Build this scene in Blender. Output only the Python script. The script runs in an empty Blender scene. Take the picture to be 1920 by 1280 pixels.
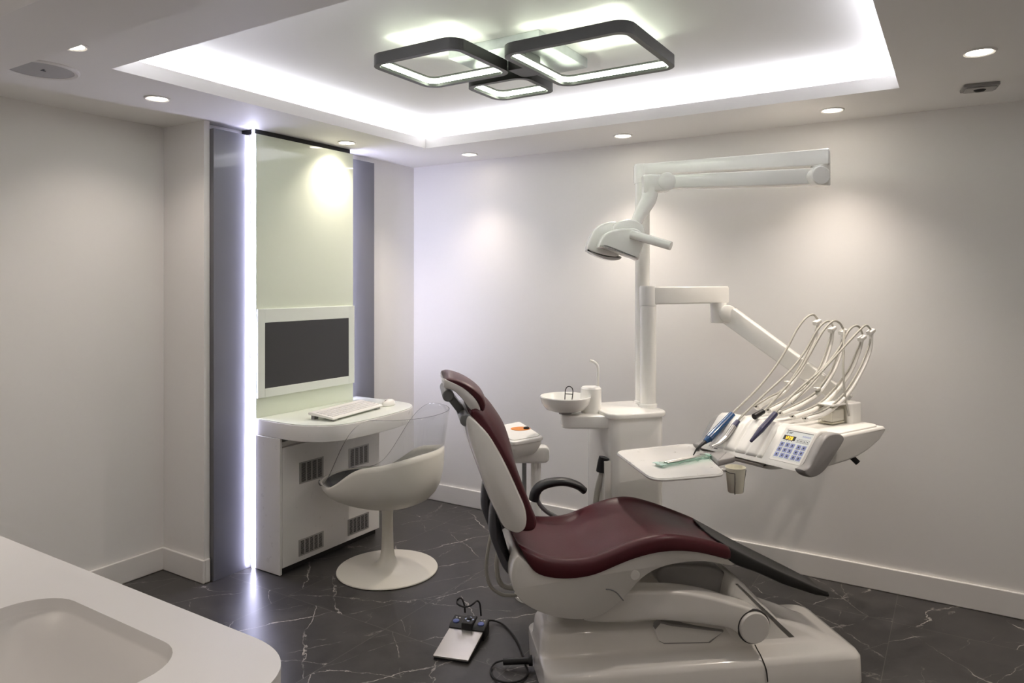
import bpy, bmesh, math, random
from mathutils import Vector, Matrix
random.seed(4)
C = bpy.context.scene.collection
PI = math.pi
R = math.radians

# ------------------------------------------------------------------ camera model (used to measure places on real planes)
F, CX, CY, H, AZ = 1340.0, 960.0, 531.0, 1.45, R(32)
RX, RY = math.cos(AZ), math.sin(AZ)
FX, FY = -math.sin(AZ), math.cos(AZ)
def ray(u, v):
    a = (u-CX)/F
    return Vector((FX+RX*a, FY+RY*a, (CY-v)/F))
def hit(u, v, n, d):
    r = ray(u, v); n = Vector(n)
    k = (d-n.z*H)/n.dot(r)
    return Vector((0, 0, H))+r*k
def onz(u, v, z): return hit(u, v, (0, 0, 1), z)

class Frame:
    """an upright local frame: x axis at world angle ang, y axis 90 deg left of it"""
    def __init__(s, o, deg):
        s.o = Vector((o[0], o[1], 0)); s.deg = deg; t = R(deg)
        s.x = Vector((math.cos(t), math.sin(t), 0)); s.y = Vector((-math.sin(t), math.cos(t), 0))
    def loc(s, p):
        d = Vector(p)-s.o; return Vector((d.dot(s.x), d.dot(s.y), p[2]))
    def onb(s, u, v, b):            # on the upright plane local y = b
        return s.loc(hit(u, v, s.y, s.y.dot(s.o)+b))
    def onz(s, u, v, z): return s.loc(onz(u, v, z))
    def onw(s, u, v, f):            # on the curved upright surface local y = f(local x)
        b = f(0)
        for _ in range(25):
            p = s.onb(u, v, b); b = .5*b+.5*f(p.x)
        return s.onb(u, v, b)
    def xzw(s, pts, f): return [(lambda q: (q.x, q.z))(s.onw(u, v, f)) for u, v in pts]
    def xz(s, pts, b): return [(lambda q: (q.x, q.z))(s.onb(u, v, b)) for u, v in pts]

# ------------------------------------------------------------------ materials
MATS = {}
def mat(name, col, rough=.5, metal=0.0, coat=0.0, trans=0.0, ior=1.45, spec=.5, noise=.03, nscale=30, emit=None, es=0.0, bump=0.0, rvar=.06, coat_rough=.03):
    if name in MATS: return MATS[name]
    m = bpy.data.materials.new(name); m.use_nodes = True
    nt = m.node_tree; b = nt.nodes['Principled BSDF']
    b.inputs['Metallic'].default_value = metal
    b.inputs['Coat Weight'].default_value = coat
    b.inputs['Coat Roughness'].default_value = coat_rough
    b.inputs['Transmission Weight'].default_value = trans
    b.inputs['IOR'].default_value = ior
    b.inputs['Specular IOR Level'].default_value = spec
    tc = nt.nodes.new('ShaderNodeTexCoord'); nz = nt.nodes.new('ShaderNodeTexNoise')
    nz.inputs['Scale'].default_value = nscale; nz.inputs['Detail'].default_value = 3
    nt.links.new(tc.outputs['Object'], nz.inputs['Vector'])
    mx = nt.nodes.new('ShaderNodeMix'); mx.data_type = 'RGBA'
    mx.inputs[6].default_value = (*[c*(1-noise) for c in col], 1)
    mx.inputs[7].default_value = (*[min(1, c*(1+noise)) for c in col], 1)
    nt.links.new(nz.outputs['Fac'], mx.inputs[0]); nt.links.new(mx.outputs[2], b.inputs['Base Color'])
    mr = nt.nodes.new('ShaderNodeMapRange')
    mr.inputs[3].default_value = max(0, rough*(1-rvar)); mr.inputs[4].default_value = rough*(1+rvar)
    nt.links.new(nz.outputs['Fac'], mr.inputs[0]); nt.links.new(mr.outputs[0], b.inputs['Roughness'])
    if bump:
        bp = nt.nodes.new('ShaderNodeBump'); bp.inputs['Strength'].default_value = bump; bp.inputs['Distance'].default_value = .002
        nt.links.new(nz.outputs['Fac'], bp.inputs['Height']); nt.links.new(bp.outputs[0], b.inputs['Normal'])
    if emit:
        b.inputs['Emission Color'].default_value = (*emit, 1); b.inputs['Emission Strength'].default_value = es
    MATS[name] = m
    return m

WALL   = mat('wall_paint', (.80, .785, .765), .75, nscale=60, noise=.01, bump=.04)
CEIL   = mat('ceiling_paint', (.80, .785, .765), .6, nscale=60, noise=.01, bump=.03)
TRIMM  = mat('trim_gloss_paint', (.80, .78, .755), .3, noise=.01)
GREY   = mat('grey_satin_panel', (.12, .12, .13), .32, coat=.45, noise=.03, nscale=8, coat_rough=.03)
DARKSL = mat('dark_edge', (.03, .028, .027), .6)
GLASSP = mat('green_white_backed_glass', (.70, .75, .62), .35, coat=.85, noise=.01, coat_rough=.02)
GLASSF = mat('pale_green_frame', (.76, .80, .73), .35, coat=.8, noise=.01)
WHITE  = mat('white_gloss_lacquer', (.80, .785, .76), .28, coat=.6, noise=.01)
WHITEM = mat('white_satin_plastic', (.80, .785, .75), .38, noise=.015)
CREAM  = mat('cream_equipment_plastic', (.83, .82, .785), .25, coat=.35, noise=.015)
SHELLW = mat('chair_white_shell', (.80, .775, .73), .22, coat=.6, noise=.015)
SCREEN = mat('dark_screen', (.045, .045, .047), .35, noise=.02)
BLACK  = mat('black_slot', (.012, .012, .013), .6)
BLACKR = mat('black_rubber', (.008, .008, .0095), .42, noise=.1)
BLKVIN = mat('black_vinyl', (.011, .0105, .010), .42, noise=.1, nscale=90, bump=.12)
BURG   = mat('burgundy_vinyl', (.070, .0115, .0165), .40, noise=.06, nscale=110, bump=.10, spec=.35)
GREYM  = mat('grey_painted_metal', (.20, .205, .21), .35, coat=.3, noise=.05)
GREYD  = mat('dark_grey_bracket', (.075, .075, .085), .3, coat=.5, noise=.05)
GREYP  = mat('grey_plastic_grip', (.30, .29, .285), .4, noise=.03)
STEEL  = mat('brushed_steel', (.55, .54, .53), .28, metal=1, noise=.05)
VENT   = mat('vent_aluminium', (.42, .41, .40), .4, metal=.6, noise=.04)
TULIP  = mat('tulip_shell_cream', (.78, .755, .68), .34, coat=.25, noise=.015)
CUSH   = mat('dark_grey_seat_fabric', (.055, .057, .058), .85, noise=.2, nscale=160, bump=.3)
def thin_clear(name, tint, gl=1.0):
    m = bpy.data.materials.new(name); m.use_nodes = True; nt = m.node_tree; N = nt.nodes; N.clear()
    o = N.new('ShaderNodeOutputMaterial'); mx = N.new('ShaderNodeMixShader'); tr = N.new('ShaderNodeBsdfTransparent'); g = N.new('ShaderNodeBsdfGlossy'); lw = N.new('ShaderNodeLayerWeight'); pw = N.new('ShaderNodeMath'); pw.operation = 'POWER'; pw.inputs[1].default_value = 5; fr = N.new('ShaderNodeMath'); fr.operation = 'MULTIPLY_ADD'; fr.inputs[1].default_value = .9; fr.inputs[2].default_value = .03; nt.links.new(lw.outputs['Facing'], pw.inputs[0]); nt.links.new(pw.outputs[0], fr.inputs[0])
    tr.inputs[0].default_value = (*tint, 1); g.inputs['Roughness'].default_value = .02; g.inputs[0].default_value = (gl, gl, gl, 1)
    nt.links.new(fr.outputs[0], mx.inputs[0]); nt.links.new(tr.outputs[0], mx.inputs[1]); nt.links.new(g.outputs[0], mx.inputs[2]); nt.links.new(mx.outputs[0], o.inputs[0])
    return m
ACRYL  = thin_clear('clear_acrylic', (.975, .98, .985))
ACEDGE = thin_clear('clear_acrylic_edge', (.18, .185, .20))
BLUE   = mat('blue_sleeve', (.012, .065, .18), .25, coat=.4, noise=.1)
NAVY   = mat('navy_handpiece', (.03, .03, .085), .4, noise=.06)
HOSE   = mat('taupe_hose', (.40, .385, .34), .5, noise=.05)
ORANGE = mat('orange_card', (.62, .20, .015), .5, noise=.05)
MINT   = mat('mint_pouch', (.60, .80, .73), .3, noise=.12, nscale=25, trans=.25)
CUPM   = mat('cream_paper_cup', (.80, .77, .64), .55, noise=.02)
COUNT  = mat('solid_surface_counter', (.82, .81, .805), .38, noise=.02, nscale=7)
BASINM = mat('basin_solid_surface', (.70, .69, .68), .4, noise=.02, nscale=7)
KEYS   = mat('keyboard_keys', (.74, .725, .72), .5, noise=.02)
BLUEB  = mat('blue_button', (.13, .17, .42), .45, noise=.05)
BTNBG  = mat('keypad_film', (.70, .74, .74), .35, noise=.01)
BTN    = mat('periwinkle_key', (.27, .31, .58), .45, noise=.05)
INK    = mat('ink', (.04, .045, .06), .6)
INKB   = mat('blue_ink', (.30, .36, .62), .6)
ARROW  = mat('pale_blue_arrow', (.50, .58, .80), .5)
AMBER  = mat('amber_display', (.9, .5, .03), .5, emit=(1, .50, .03), es=1.6)
LEDS   = mat('led_strip_glow', (.9, .9, 1), .5, emit=(.70, .70, 1.0), es=27)
LEDS2  = mat('led_strip_glow_side', (.9, .9, 1), .5, emit=(.72, .72, 1.0), es=31)
LEDR   = mat('ring_diffuser_glow', (.9, .95, .85), .5, emit=(.90, 1.0, .80), es=16)
DOWNL  = mat('downlight_glow', (1, .95, .85), .5, emit=(1, .90, .76), es=14)
RINGM  = mat('graphite_lamp_metal', (.055, .055, .053), .38, metal=.3, noise=.08)
CANOP  = mat('brushed_lamp_canopy', (.40, .42, .41), .38, metal=.35, noise=.15, nscale=40)
SPKR   = mat('speaker_grille', (.40, .395, .40), .6, noise=.08, nscale=300)
PEDAL  = mat('pedal_plate_metal', (.62, .60, .58), .24, metal=.75, noise=.04)
GLOSSG = mat('lamp_reflector', (.58, .57, .56), .2, coat=.5, noise=.03)

def floor_material():
    m = bpy.data.materials.new('dark_marble_tiles'); m.use_nodes = True
    nt = m.node_tree; N = nt.nodes; L = nt.links; b = N['Principled BSDF']
    tc = N.new('ShaderNodeTexCoord'); sep = N.new('ShaderNodeSeparateXYZ'); L.new(tc.outputs['Object'], sep.inputs[0])
    def math_(op, a, bb=None, c=None):
        n = N.new('ShaderNodeMath'); n.operation = op
        for i, v in enumerate((a, bb, c)):
            if v is None: continue
            if isinstance(v, (int, float)): n.inputs[i].default_value = v
            else: L.new(v, n.inputs[i])
        return n.outputs[0]
    tx = math_('DIVIDE', math_('ADD', sep.outputs[0], .24), .6)
    ty = math_('DIVIDE', math_('ADD', sep.outputs[1], .14), 1.2)
    fx, fy = math_('FLOOR', tx), math_('FLOOR', ty)
    cell = N.new('ShaderNodeCombineXYZ'); L.new(fx, cell.inputs[0]); L.new(fy, cell.inputs[1])
    wn = N.new('ShaderNodeTexWhiteNoise'); wn.noise_dimensions = '3D'; L.new(cell.outputs[0], wn.inputs['Vector'])
    off = N.new('ShaderNodeVectorMath'); off.operation = 'MULTIPLY_ADD'
    L.new(wn.outputs['Color'], off.inputs[0]); off.inputs[1].default_value = (7, 7, 0); L.new(tc.outputs['Object'], off.inputs[2])
    nz = N.new('ShaderNodeTexNoise'); nz.inputs['Scale'].default_value = 3.0; nz.inputs['Detail'].default_value = 6; nz.inputs['Roughness'].default_value = .65
    L.new(off.outputs[0], nz.inputs['Vector'])
    ctr = N.new('ShaderNodeVectorMath'); ctr.operation = 'SUBTRACT'; L.new(nz.outputs['Color'], ctr.inputs[0]); ctr.inputs[1].default_value = (.5, .5, .5)
    sp2 = N.new('ShaderNodeSeparateXYZ'); L.new(off.outputs[0], sp2.inputs[0])
    def family(deg, spacing, width, warp, seed, m0, m1, amp):
        t = R(deg); ca, sa = math.cos(t), math.sin(t)
        u = math_('ADD', math_('MULTIPLY', sp2.outputs[0], -sa), math_('MULTIPLY', sp2.outputs[1], ca))
        w_ = math_('ADD', math_('MULTIPLY', sp2.outputs[0], ca), math_('MULTIPLY', sp2.outputs[1], sa))
        cb = N.new('ShaderNodeCombineXYZ'); L.new(math_('MULTIPLY', w_, 1.1), cb.inputs[0]); L.new(math_('MULTIPLY', u, 2.2), cb.inputs[1]); cb.inputs[2].default_value = seed
        n1 = N.new('ShaderNodeTexNoise'); n1.inputs['Scale'].default_value = 1.6; n1.inputs['Detail'].default_value = 7; n1.inputs['Roughness'].default_value = .58; L.new(cb.outputs[0], n1.inputs['Vector'])
        uu = math_('DIVIDE', math_('ADD', u, math_('MULTIPLY', n1.outputs['Fac'], warp)), spacing)
        dd = math_('MULTIPLY', math_('ABSOLUTE', math_('SUBTRACT', math_('FRACT', math_('ADD', uu, seed)), .5)), spacing)
        cb2 = N.new('ShaderNodeCombineXYZ'); L.new(math_('MULTIPLY', w_, 2.4), cb2.inputs[0]); L.new(math_('MULTIPLY', math_('FLOOR', math_('ADD', uu, seed)), 3.7), cb2.inputs[1]); cb2.inputs[2].default_value = seed+4
        n2 = N.new('ShaderNodeTexNoise'); n2.inputs['Scale'].default_value = 1.0; n2.inputs['Detail'].default_value = 4; n2.inputs['Roughness'].default_value = .75; L.new(cb2.outputs[0], n2.inputs['Vector'])
        g = N.new('ShaderNodeMapRange'); g.inputs[1].default_value = m0; g.inputs[2].default_value = m1; g.inputs[4].default_value = amp; L.new(n2.outputs['Fac'], g.inputs[0])
        ln = N.new('ShaderNodeMapRange'); ln.inputs[1].default_value = width*.35; ln.inputs[2].default_value = width; ln.inputs[3].default_value = 1; ln.inputs[4].default_value = 0; L.new(dd, ln.inputs[0])
        return math_('MULTIPLY', ln.outputs[0], g.outputs[0])
    fam = [family(58, .30, .0028, .30, .37, .44, .62, 1.0), family(140, .34, .0032, .34, .71, .46, .62, 1.0), family(24, .46, .0024, .40, .13, .48, .64, .8), family(100, .52, .0022, .36, .55, .48, .66, .7), family(61, .19, .0018, .26, .91, .50, .70, .6)]
    vv = fam[0]
    for f_ in fam[1:]: vv = math_('MAXIMUM', vv, f_)
    big = N.new('ShaderNodeTexNoise'); big.inputs['Scale'].default_value = 5; big.inputs['Detail'].default_value = 8; big.inputs['Roughness'].default_value = .68
    L.new(off.outputs[0], big.inputs['Vector'])
    ramp = N.new('ShaderNodeValToRGB'); L.new(big.outputs['Fac'], ramp.inputs[0])
    ramp.color_ramp.elements[0].position = .30; ramp.color_ramp.elements[0].color = (.028, .0265, .0255, 1)
    ramp.color_ramp.elements[1].position = .74; ramp.color_ramp.elements[1].color = (.066, .062, .059, 1)
    mv = N.new('ShaderNodeMix'); mv.data_type = 'RGBA'; L.new(vv, mv.inputs[0]); L.new(ramp.outputs[0], mv.inputs[6]); mv.inputs[7].default_value = (.50, .47, .43, 1)
    ex = math_('ABSOLUTE', math_('SUBTRACT', math_('FRACT', tx), .5)); ey = math_('ABSOLUTE', math_('SUBTRACT', math_('FRACT', ty), .5))
    gl = math_('MAXIMUM', math_('GREATER_THAN', ex, .5-.0022), math_('GREATER_THAN', ey, .5-.0011))
    mg = N.new('ShaderNodeMix'); mg.data_type = 'RGBA'; L.new(math_('MULTIPLY', gl, .75), mg.inputs[0]); L.new(mv.outputs[2], mg.inputs[6]); mg.inputs[7].default_value = (.13, .12, .11, 1)
    L.new(mg.outputs[2], b.inputs['Base Color'])
    rr = N.new('ShaderNodeMapRange'); rr.inputs[3].default_value = .24; rr.inputs[4].default_value = .42; L.new(big.outputs['Fac'], rr.inputs[0]); L.new(rr.outputs[0], b.inputs['Roughness'])
    b.inputs['Specular IOR Level'].default_value = .45
    bp = N.new('ShaderNodeBump'); bp.inputs['Strength'].default_value = .08; bp.inputs['Distance'].default_value = .002
    L.new(math_('SUBTRACT', big.outputs['Fac'], gl), bp.inputs['Height']); L.new(bp.outputs[0], b.inputs['Normal'])
    return m
FLOOR = floor_material()

# ------------------------------------------------------------------ object helpers
def new(): return bmesh.new()
def obj(name, bm, m, parent=None, bevel=0, seg=3, angle=35, subsurf=0, solid=0):
    me = bpy.data.meshes.new(name)
    bmesh.ops.recalc_face_normals(bm, faces=bm.faces)
    bm.to_mesh(me); bm.free()
    for mm in (m if isinstance(m, (list, tuple)) else [m]): me.materials.append(mm)
    for p in me.polygons: p.use_smooth = True
    me.set_sharp_from_angle(angle=R(angle))
    o = bpy.data.objects.new(name, me); C.objects.link(o)
    if parent is not None: o.parent = parent
    if solid:
        md = o.modifiers.new('solid', 'SOLIDIFY'); md.thickness = solid; md.offset = -1
    if subsurf:
        md = o.modifiers.new('sub', 'SUBSURF'); md.levels = subsurf; md.render_levels = subsurf
    if bevel:
        md = o.modifiers.new('bevel', 'BEVEL'); md.width = bevel; md.segments = seg; md.limit_method = 'ANGLE'; md.angle_limit = R(40); md.harden_normals = True
    return o
def tag(o, label=None, cat=None, group=None, kind=None):
    if label: o['label'] = label
    if cat: o['category'] = cat
    if group: o['group'] = group
    if kind: o['kind'] = kind
    return o
def thing(name, label, cat, loc=(0, 0, 0), rot=0, group=None):
    o = bpy.data.objects.new(name, None); C.objects.link(o); o.empty_display_size = .1
    o.location = loc; o.rotation_euler = (0, 0, R(rot))
    return tag(o, label, cat, group)
def struct(name, bm, m, bevel=0, parent=None):
    o = obj(name, bm, m, parent, bevel); o['kind'] = 'structure'
    if parent is None: o['category'] = name.split('_')[0]
    return o

def box(bm, x0, x1, y0, y1, z0, z1, mi=0, M=None):
    vs = [bm.verts.new(Vector(c) if M is None else M @ Vector(c)) for c in
          ((x0,y0,z0),(x1,y0,z0),(x1,y1,z0),(x0,y1,z0),(x0,y0,z1),(x1,y0,z1),(x1,y1,z1),(x0,y1,z1))]
    for f in ((0,3,2,1),(4,5,6,7),(0,1,5,4),(1,2,6,5),(2,3,7,6),(3,0,4,7)):
        fc = bm.faces.new([vs[i] for i in f]); fc.material_index = mi
    return bm
def catmull(pts, n=6, closed=False):
    P = [Vector(p) for p in pts]; out = []; k = len(P)
    rng = range(k) if closed else range(k-1)
    for i in rng:
        if closed: p0, p1, p2, p3 = P[(i-1) % k], P[i], P[(i+1) % k], P[(i+2) % k]
        else:
            p1, p2 = P[i], P[i+1]
            p0 = P[i-1] if i > 0 else p1*2-p2
            p3 = P[i+2] if i+2 < k else p2*2-p1
        for j in range(n):
            t = j/n
            out.append(.5*((2*p1)+(p2-p0)*t+(2*p0-5*p1+4*p2-p3)*t*t+(3*p1-p0-3*p2+p3)*t*t*t))
    if not closed: out.append(P[-1])
    return out
def loft(bm, loops, cap=True, mi=0, closed=True):
    rows = [[bm.verts.new(p) for p in lp] for lp in loops]
    n = len(rows[0])
    for a, b in zip(rows[:-1], rows[1:]):
        for i in range(n if closed else n-1):
            f = bm.faces.new((a[i], a[(i+1) % n], b[(i+1) % n], b[i])); f.material_index = mi
    if cap:
        for r in (rows[0], rows[-1]):
            try: bm.faces.new(r).material_index = mi
            except ValueError: pass
    return rows
def tube(bm, pts, r, n=10, smooth=6, mi=0, closed=False, squash=None):
    P = catmull(pts, smooth, closed) if smooth > 1 else [Vector(p) for p in pts]
    k = len(P); rs = r if callable(r) else (lambda t: r)
    loops = []; up = None
    for i, p in enumerate(P):
        if closed: t = (P[(i+1) % k]-P[i-1]).normalized()
        else: t = (P[min(i+1, k-1)]-P[max(i-1, 0)]).normalized()
        if up is None:
            up = Vector((0, 0, 1)) if abs(t.z) < .9 else Vector((1, 0, 0))
        up = (up-t*up.dot(t)).normalized(); sd = t.cross(up)
        rr = rs(i/max(1, k-1)); ru = rr*(squash or 1)
        loops.append([p+sd*(rr*math.cos(2*PI*j/n))+up*(ru*math.sin(2*PI*j/n)) for j in range(n)])
    if closed: loops.append(loops[0]); rows = loft(bm, loops, cap=False, mi=mi); bmesh.ops.remove_doubles(bm, verts=bm.verts, dist=1e-6)
    else: loft(bm, loops, mi=mi)
    return bm
def lathe(bm, prof, c=(0, 0), n=40, mi=0, axis=None, sx=1, sy=1):
    loops = []
    for r_, z in prof:
        lp = []
        for j in range(n):
            a = 2*PI*j/n
            v = Vector((c[0]+r_*sx*math.cos(a), c[1]+r_*sy*math.sin(a), z))
            lp.append(axis @ v if axis is not None else v)
        loops.append(lp)
    loft(bm, loops, mi=mi)
    return bm
def rrect(x0, x1, y0, y1, r, n=6):
    out = []
    for cx, cy, a0 in ((x1-r, y1-r, 0), (x0+r, y1-r, 90), (x0+r, y0+r, 180), (x1-r, y0+r, 270)):
        for j in range(n+1):
            a = R(a0+90*j/n); out.append(Vector((cx+r*math.cos(a), cy+r*math.sin(a), 0)))
    return out
def roundpoly(pts, r, n=5):
    P = [Vector((*p[:2], 0)) for p in pts]; out = []; k = len(P)
    for i in range(k):
        ri = r[i] if isinstance(r, (list, tuple)) else r
        a, b, c = P[i-1], P[i], P[(i+1) % k]
        u, v = (a-b), (c-b)
        d = min(ri, u.length*.48, v.length*.48)
        s, e = b+u.normalized()*d, b+v.normalized()*d
        for j in range(n+1):
            t = j/n; out.append(s*(1-t)**2+b*2*t*(1-t)+e*t*t)
    return out
def plate(bm, outline, z0, z1, mi=0, r=0.0):
    """a flat slab from an xy outline, rounded top and bottom edge by r"""
    P = [Vector((p[0], p[1], 0)) for p in outline]
    if sum(P[i-1].x*P[i].y-P[i].x*P[i-1].y for i in range(len(P))) < 0: P.reverse()
    def ins(e):
        o = []
        for i in range(len(P)):
            t = (P[(i+1) % len(P)]-P[i-1]).normalized(); o.append(P[i]+Vector((-t.y, t.x, 0))*e)
        return o
    loops = []
    if r:
        for a in (0, 30, 60, 90): loops.append([p+Vector((0, 0, z0+r*(1-math.sin(R(a))))) for p in ins(r*(1-math.cos(R(90-(90-a)))) if False else r*(1-math.sin(R(a))) )])
        loops = []
        st = [(r*(1-math.sin(R(a))), z0+r*(1-math.cos(R(a)))) for a in (0, 30, 60, 90)]
        st += [(r*(1-math.cos(R(a))), z1-r*(1-math.sin(R(a)))) for a in (0, 30, 60, 90)]
        for e, z in st: loops.append([p+Vector((0, 0, z)) for p in ins(e)])
    else: loops = [[p+Vector((0, 0, z)) for p in P] for z in (z0, z1)]
    loft(bm, loops, mi=mi)
    return bm
def slab(bm, outline, y0, y1, r=.01, hw=None, dish=None, nmid=2, mi=0, steps=5, ri=None):
    """side outline (x,z) swept along y with softly rounded rims; hw(x,z) scales the half width; dish(x,z,v,n) moves the middle"""
    P = [Vector((p[0], p[1])) for p in outline]; k = len(P)
    if sum(P[i-1].x*P[i].y-P[i].x*P[i-1].y for i in range(k)) < 0: P.reverse()
    nr = []
    for i in range(k):
        t = (P[(i+1) % k]-P[i-1]); t = t.normalized() if t.length > 1e-9 else Vector((1, 0)); nr.append(Vector((t.y, -t.x)))   # outward
    yc, h0 = (y0+y1)/2, (y1-y0)/2
    st = []
    for j in range(steps+1):
        a = PI/2*j/steps; st.append((-1, (r if ri is None else ri)*(1-math.sin(a)), r*(1-math.cos(a))))      # side, inset, distance in from the rim
    mid = [(-1+2*(j+1)/(nmid+1)) for j in range(nmid)]
    loops = []
    def mk(side, ins, din):
        lp = []
        for i in range(k):
            h = h0*(hw(P[i].x, P[i].y) if hw else 1)
            q = P[i]-nr[i]*ins; y = side*(h-min(din, h*.95))
            if dish:
                d = dish(P[i].x, P[i].y, y/h if h > 1e-6 else 0, nr[i]); q = q+Vector((d[0], d[1]))
            lp.append(Vector((q.x, yc+y, q.y)))
        return lp
    for s_, i_, d_ in st: loops.append(mk(-1, i_, d_))
    for u in mid:
        lp = []
        for i in range(k):
            h = h0*(hw(P[i].x, P[i].y) if hw else 1)
            y = u*max(h-r, h*.05); q = P[i]
            if dish:
                d = dish(P[i].x, P[i].y, y/h if h > 1e-6 else 0, nr[i]); q = q+Vector((d[0], d[1]))
            lp.append(Vector((q.x, yc+y, q.y)))
        loops.append(lp)
    for s_, i_, d_ in reversed(st): loops.append(mk(1, i_, d_))
    loft(bm, loops, mi=mi)
    return bm
def smooth2(pts, n=4): return [(p.x, p.y) for p in catmull([(a, b, 0) for a, b in pts], n, True)]
def disc_y(bm, c, r, y0, y1, n=32, bev=.004, mi=0):
    """short cylinder whose axis is local y"""
    loops = []
    for y, rr in ((y0, r-bev), (y0+bev, r), (y1-bev, r), (y1, r-bev)):
        loops.append([Vector((c[0]+rr*math.cos(2*PI*j/n), y, c[1]+rr*math.sin(2*PI*j/n))) for j in range(n)])
    loft(bm, loops, mi=mi)
    return bm
def rod(bm, a, b, r0, r1=None, n=14, mi=0):
    r1 = r0 if r1 is None else r1
    return tube(bm, [a, b], (lambda t: r0+(r1-r0)*t), n, 1, mi)

# ================================================================== ROOM SHELL
ZS, ZU, ZB = 2.24, 2.382, 2.12                    # soffit, raised tray ceiling, front bulkhead
X0, X1, Y0, Y1 = -2.647, -.203, 1.451, 3.283      # tray opening
YB = .953*(ZB-1.45)/.6                            # edge of the bulkhead
struct('floor', box(new(), -3.6, 1.3, -1.3, 3.95, -.08, 0), FLOOR)
struct('wall_back', box(new(), -3.6, 1.3, 3.79, 3.9, 0, 2.5), WALL)
bm = new()
box(bm, -3.56, -3.43, -1.3, 2.145, 0, 2.5)
box(bm, -3.56, -3.10, 2.145, 2.176, 0, 2.5)
box(bm, -3.56, -3.16, 2.176, 3.79, 0, 2.5)
struct('wall_left', bm, WALL)
struct('wall_right', box(new(), 1.2, 1.3, -1.2, 3.79, 0, 2.5), WALL)
struct('wall_front', box(new(), -3.43, 1.3, -1.3, -1.2, 0, 2.5), WALL)
bm = new()
lip = .055
for a in ((-3.43, X0, YB, 3.79), (X1, 1.2, YB, 3.79), (X0, X1, YB, Y0), (X0, X1, Y1, 3.79)):
    box(bm, *a, ZS, ZS+lip)
cv = .17
box(bm, X0-cv-.05, X1+cv+.05, Y0-cv-.05, Y1+cv+.05, ZU, ZU+.05)
for a in ((X0-cv-.05, X0-cv, Y0-cv, Y1+cv), (X1+cv, X1+cv+.05, Y0-cv, Y1+cv), (X0-cv-.05, X1+cv+.05, Y0-cv-.05, Y0-cv), (X0-cv-.05, X1+cv+.05, Y1+cv, Y1+cv+.05)):
    box(bm, *a, ZS+lip, ZU)
box(bm, -3.43, 1.2, -1.2, YB, ZB, ZB+.38)
struct('ceiling', bm, CEIL)
bm = new()
yt = onz(0, 24, ZB).y
box(bm, -3.43, -1.6, yt-.16, yt, ZB-.012, ZB)
struct('trim_1', bm, TRIMM, bevel=.004)
bb = .113
def skirt(name, boxes):
    bm = new()
    for b in boxes: box(bm, *b, 0, bb)
    struct(name, bm, TRIMM, bevel=.005)
skirt('baseboard_back', [(-3.16, 1.2, 3.776, 3.79)])
skirt('baseboard_left', [(-3.43, -3.416, -1.2, 2.145), (-3.43, -3.086, 2.131, 2.145), (-3.10, -3.086, 2.145, 2.172), (-3.16, -3.146, 3.36, 3.776)])
skirt('baseboard_right', [(1.186, 1.2, -1.2, 3.776)])
# grey panels either side of the workstation
tag(obj('grey_wall_panel', box(new(), -3.16, -3.072, 2.178, 2.392, 0, 2.205), [GREY], bevel=.002), 'dark grey floor-to-ceiling panel between the wall pillar and the bright LED strip', 'wall panel', 'grey panels flanking the workstation')
tag(obj('grey_wall_panel', box(new(), -3.16, -3.115, 3.10, 3.352, 0, 2.205), [GREY], bevel=.002), 'narrow dark grey panel between the green glass panel and the room corner', 'wall panel', 'grey panels flanking the workstation')

# ------------------------------------------------------------------ lamps
def area(name, loc, rot, sx, sy, e, col, spread=180):
    l = bpy.data.lights.new(name, 'AREA'); l.shape = 'RECTANGLE'; l.size = sx; l.size_y = sy; l.energy = e; l.color = col; l.spread = R(spread)
    o = bpy.data.objects.new(name, l); C.objects.link(o); o.location = loc; o.rotation_euler = rot; return o
COOL = (.86, .89, 1.0); WARM = (1, .88, .765)
CV = 2.7
zc = ZS+lip+.012
xm, ym, lx, ly = (X0+X1)/2, (Y0+Y1)/2, X1-X0+.1, Y1-Y0+.1
for nm, loc, rot, sx, sy, ln in (('cove_left', (X0-.07, ym, zc), (PI, 0, 0), .02, ly, ly), ('cove_right', (X1+.07, ym, zc), (PI, 0, 0), .02, ly, ly),
                        ('cove_front', (xm, Y0-.07, zc), (PI, 0, 0), lx, .02, lx), ('cove_back', (xm, Y1+.07, zc), (PI, 0, 0), lx, .02, lx)):
    area(nm, loc, rot, sx, sy, CV*ln, COOL)
DL = [  # centre x, y, label
 (*onz(133, 84.5, ZS)[:2], ZS, 'recessed downlight half hidden behind the front bulkhead edge beside the round ceiling speaker'),
 (-2.901, 1.785, ZS, 'recessed downlight in the ceiling strip above the grey panel and pillar'),
 (-2.912, 2.909, ZS, 'recessed downlight directly above the green glass wall panel'),
 (-2.54, 3.571, ZS, 'recessed downlight close to the far room corner along the back wall'),
 (-1.522, 3.555, ZS, 'recessed downlight above the back wall over the operating light joint'),
 (-.489, 3.535, ZS, 'recessed downlight above the back wall near the end of the lamp arm'),
 (.06, 2.914, ZS, 'recessed downlight nearest the grey ceiling sensor, right of the tray ceiling'),
]
dl0 = None
def spot(loc, e, size=100, blend=.7, col=WARM, tilt=(0, 0)):
    l = bpy.data.lights.new('downlight_or_fill_lamp', 'SPOT'); l.energy = e; l.color = col; l.spot_size = R(size); l.spot_blend = blend; l.shadow_soft_size = .03
    o = bpy.data.objects.new('downlight_or_fill_lamp', l); C.objects.link(o); o.location = loc; o.rotation_euler = (R(tilt[0]), R(tilt[1]), 0); return o
SPE = {0: 12, 1: 10, 2: 13, 3: 21, 4: 36, 5: 37, 6: 28}
TLT = {0: (0, 8), 1: (0, 12), 2: (0, 12), 3: (-18, 0), 4: (-18, 0), 5: (-18, 0), 6: (-10, 6)}
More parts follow.
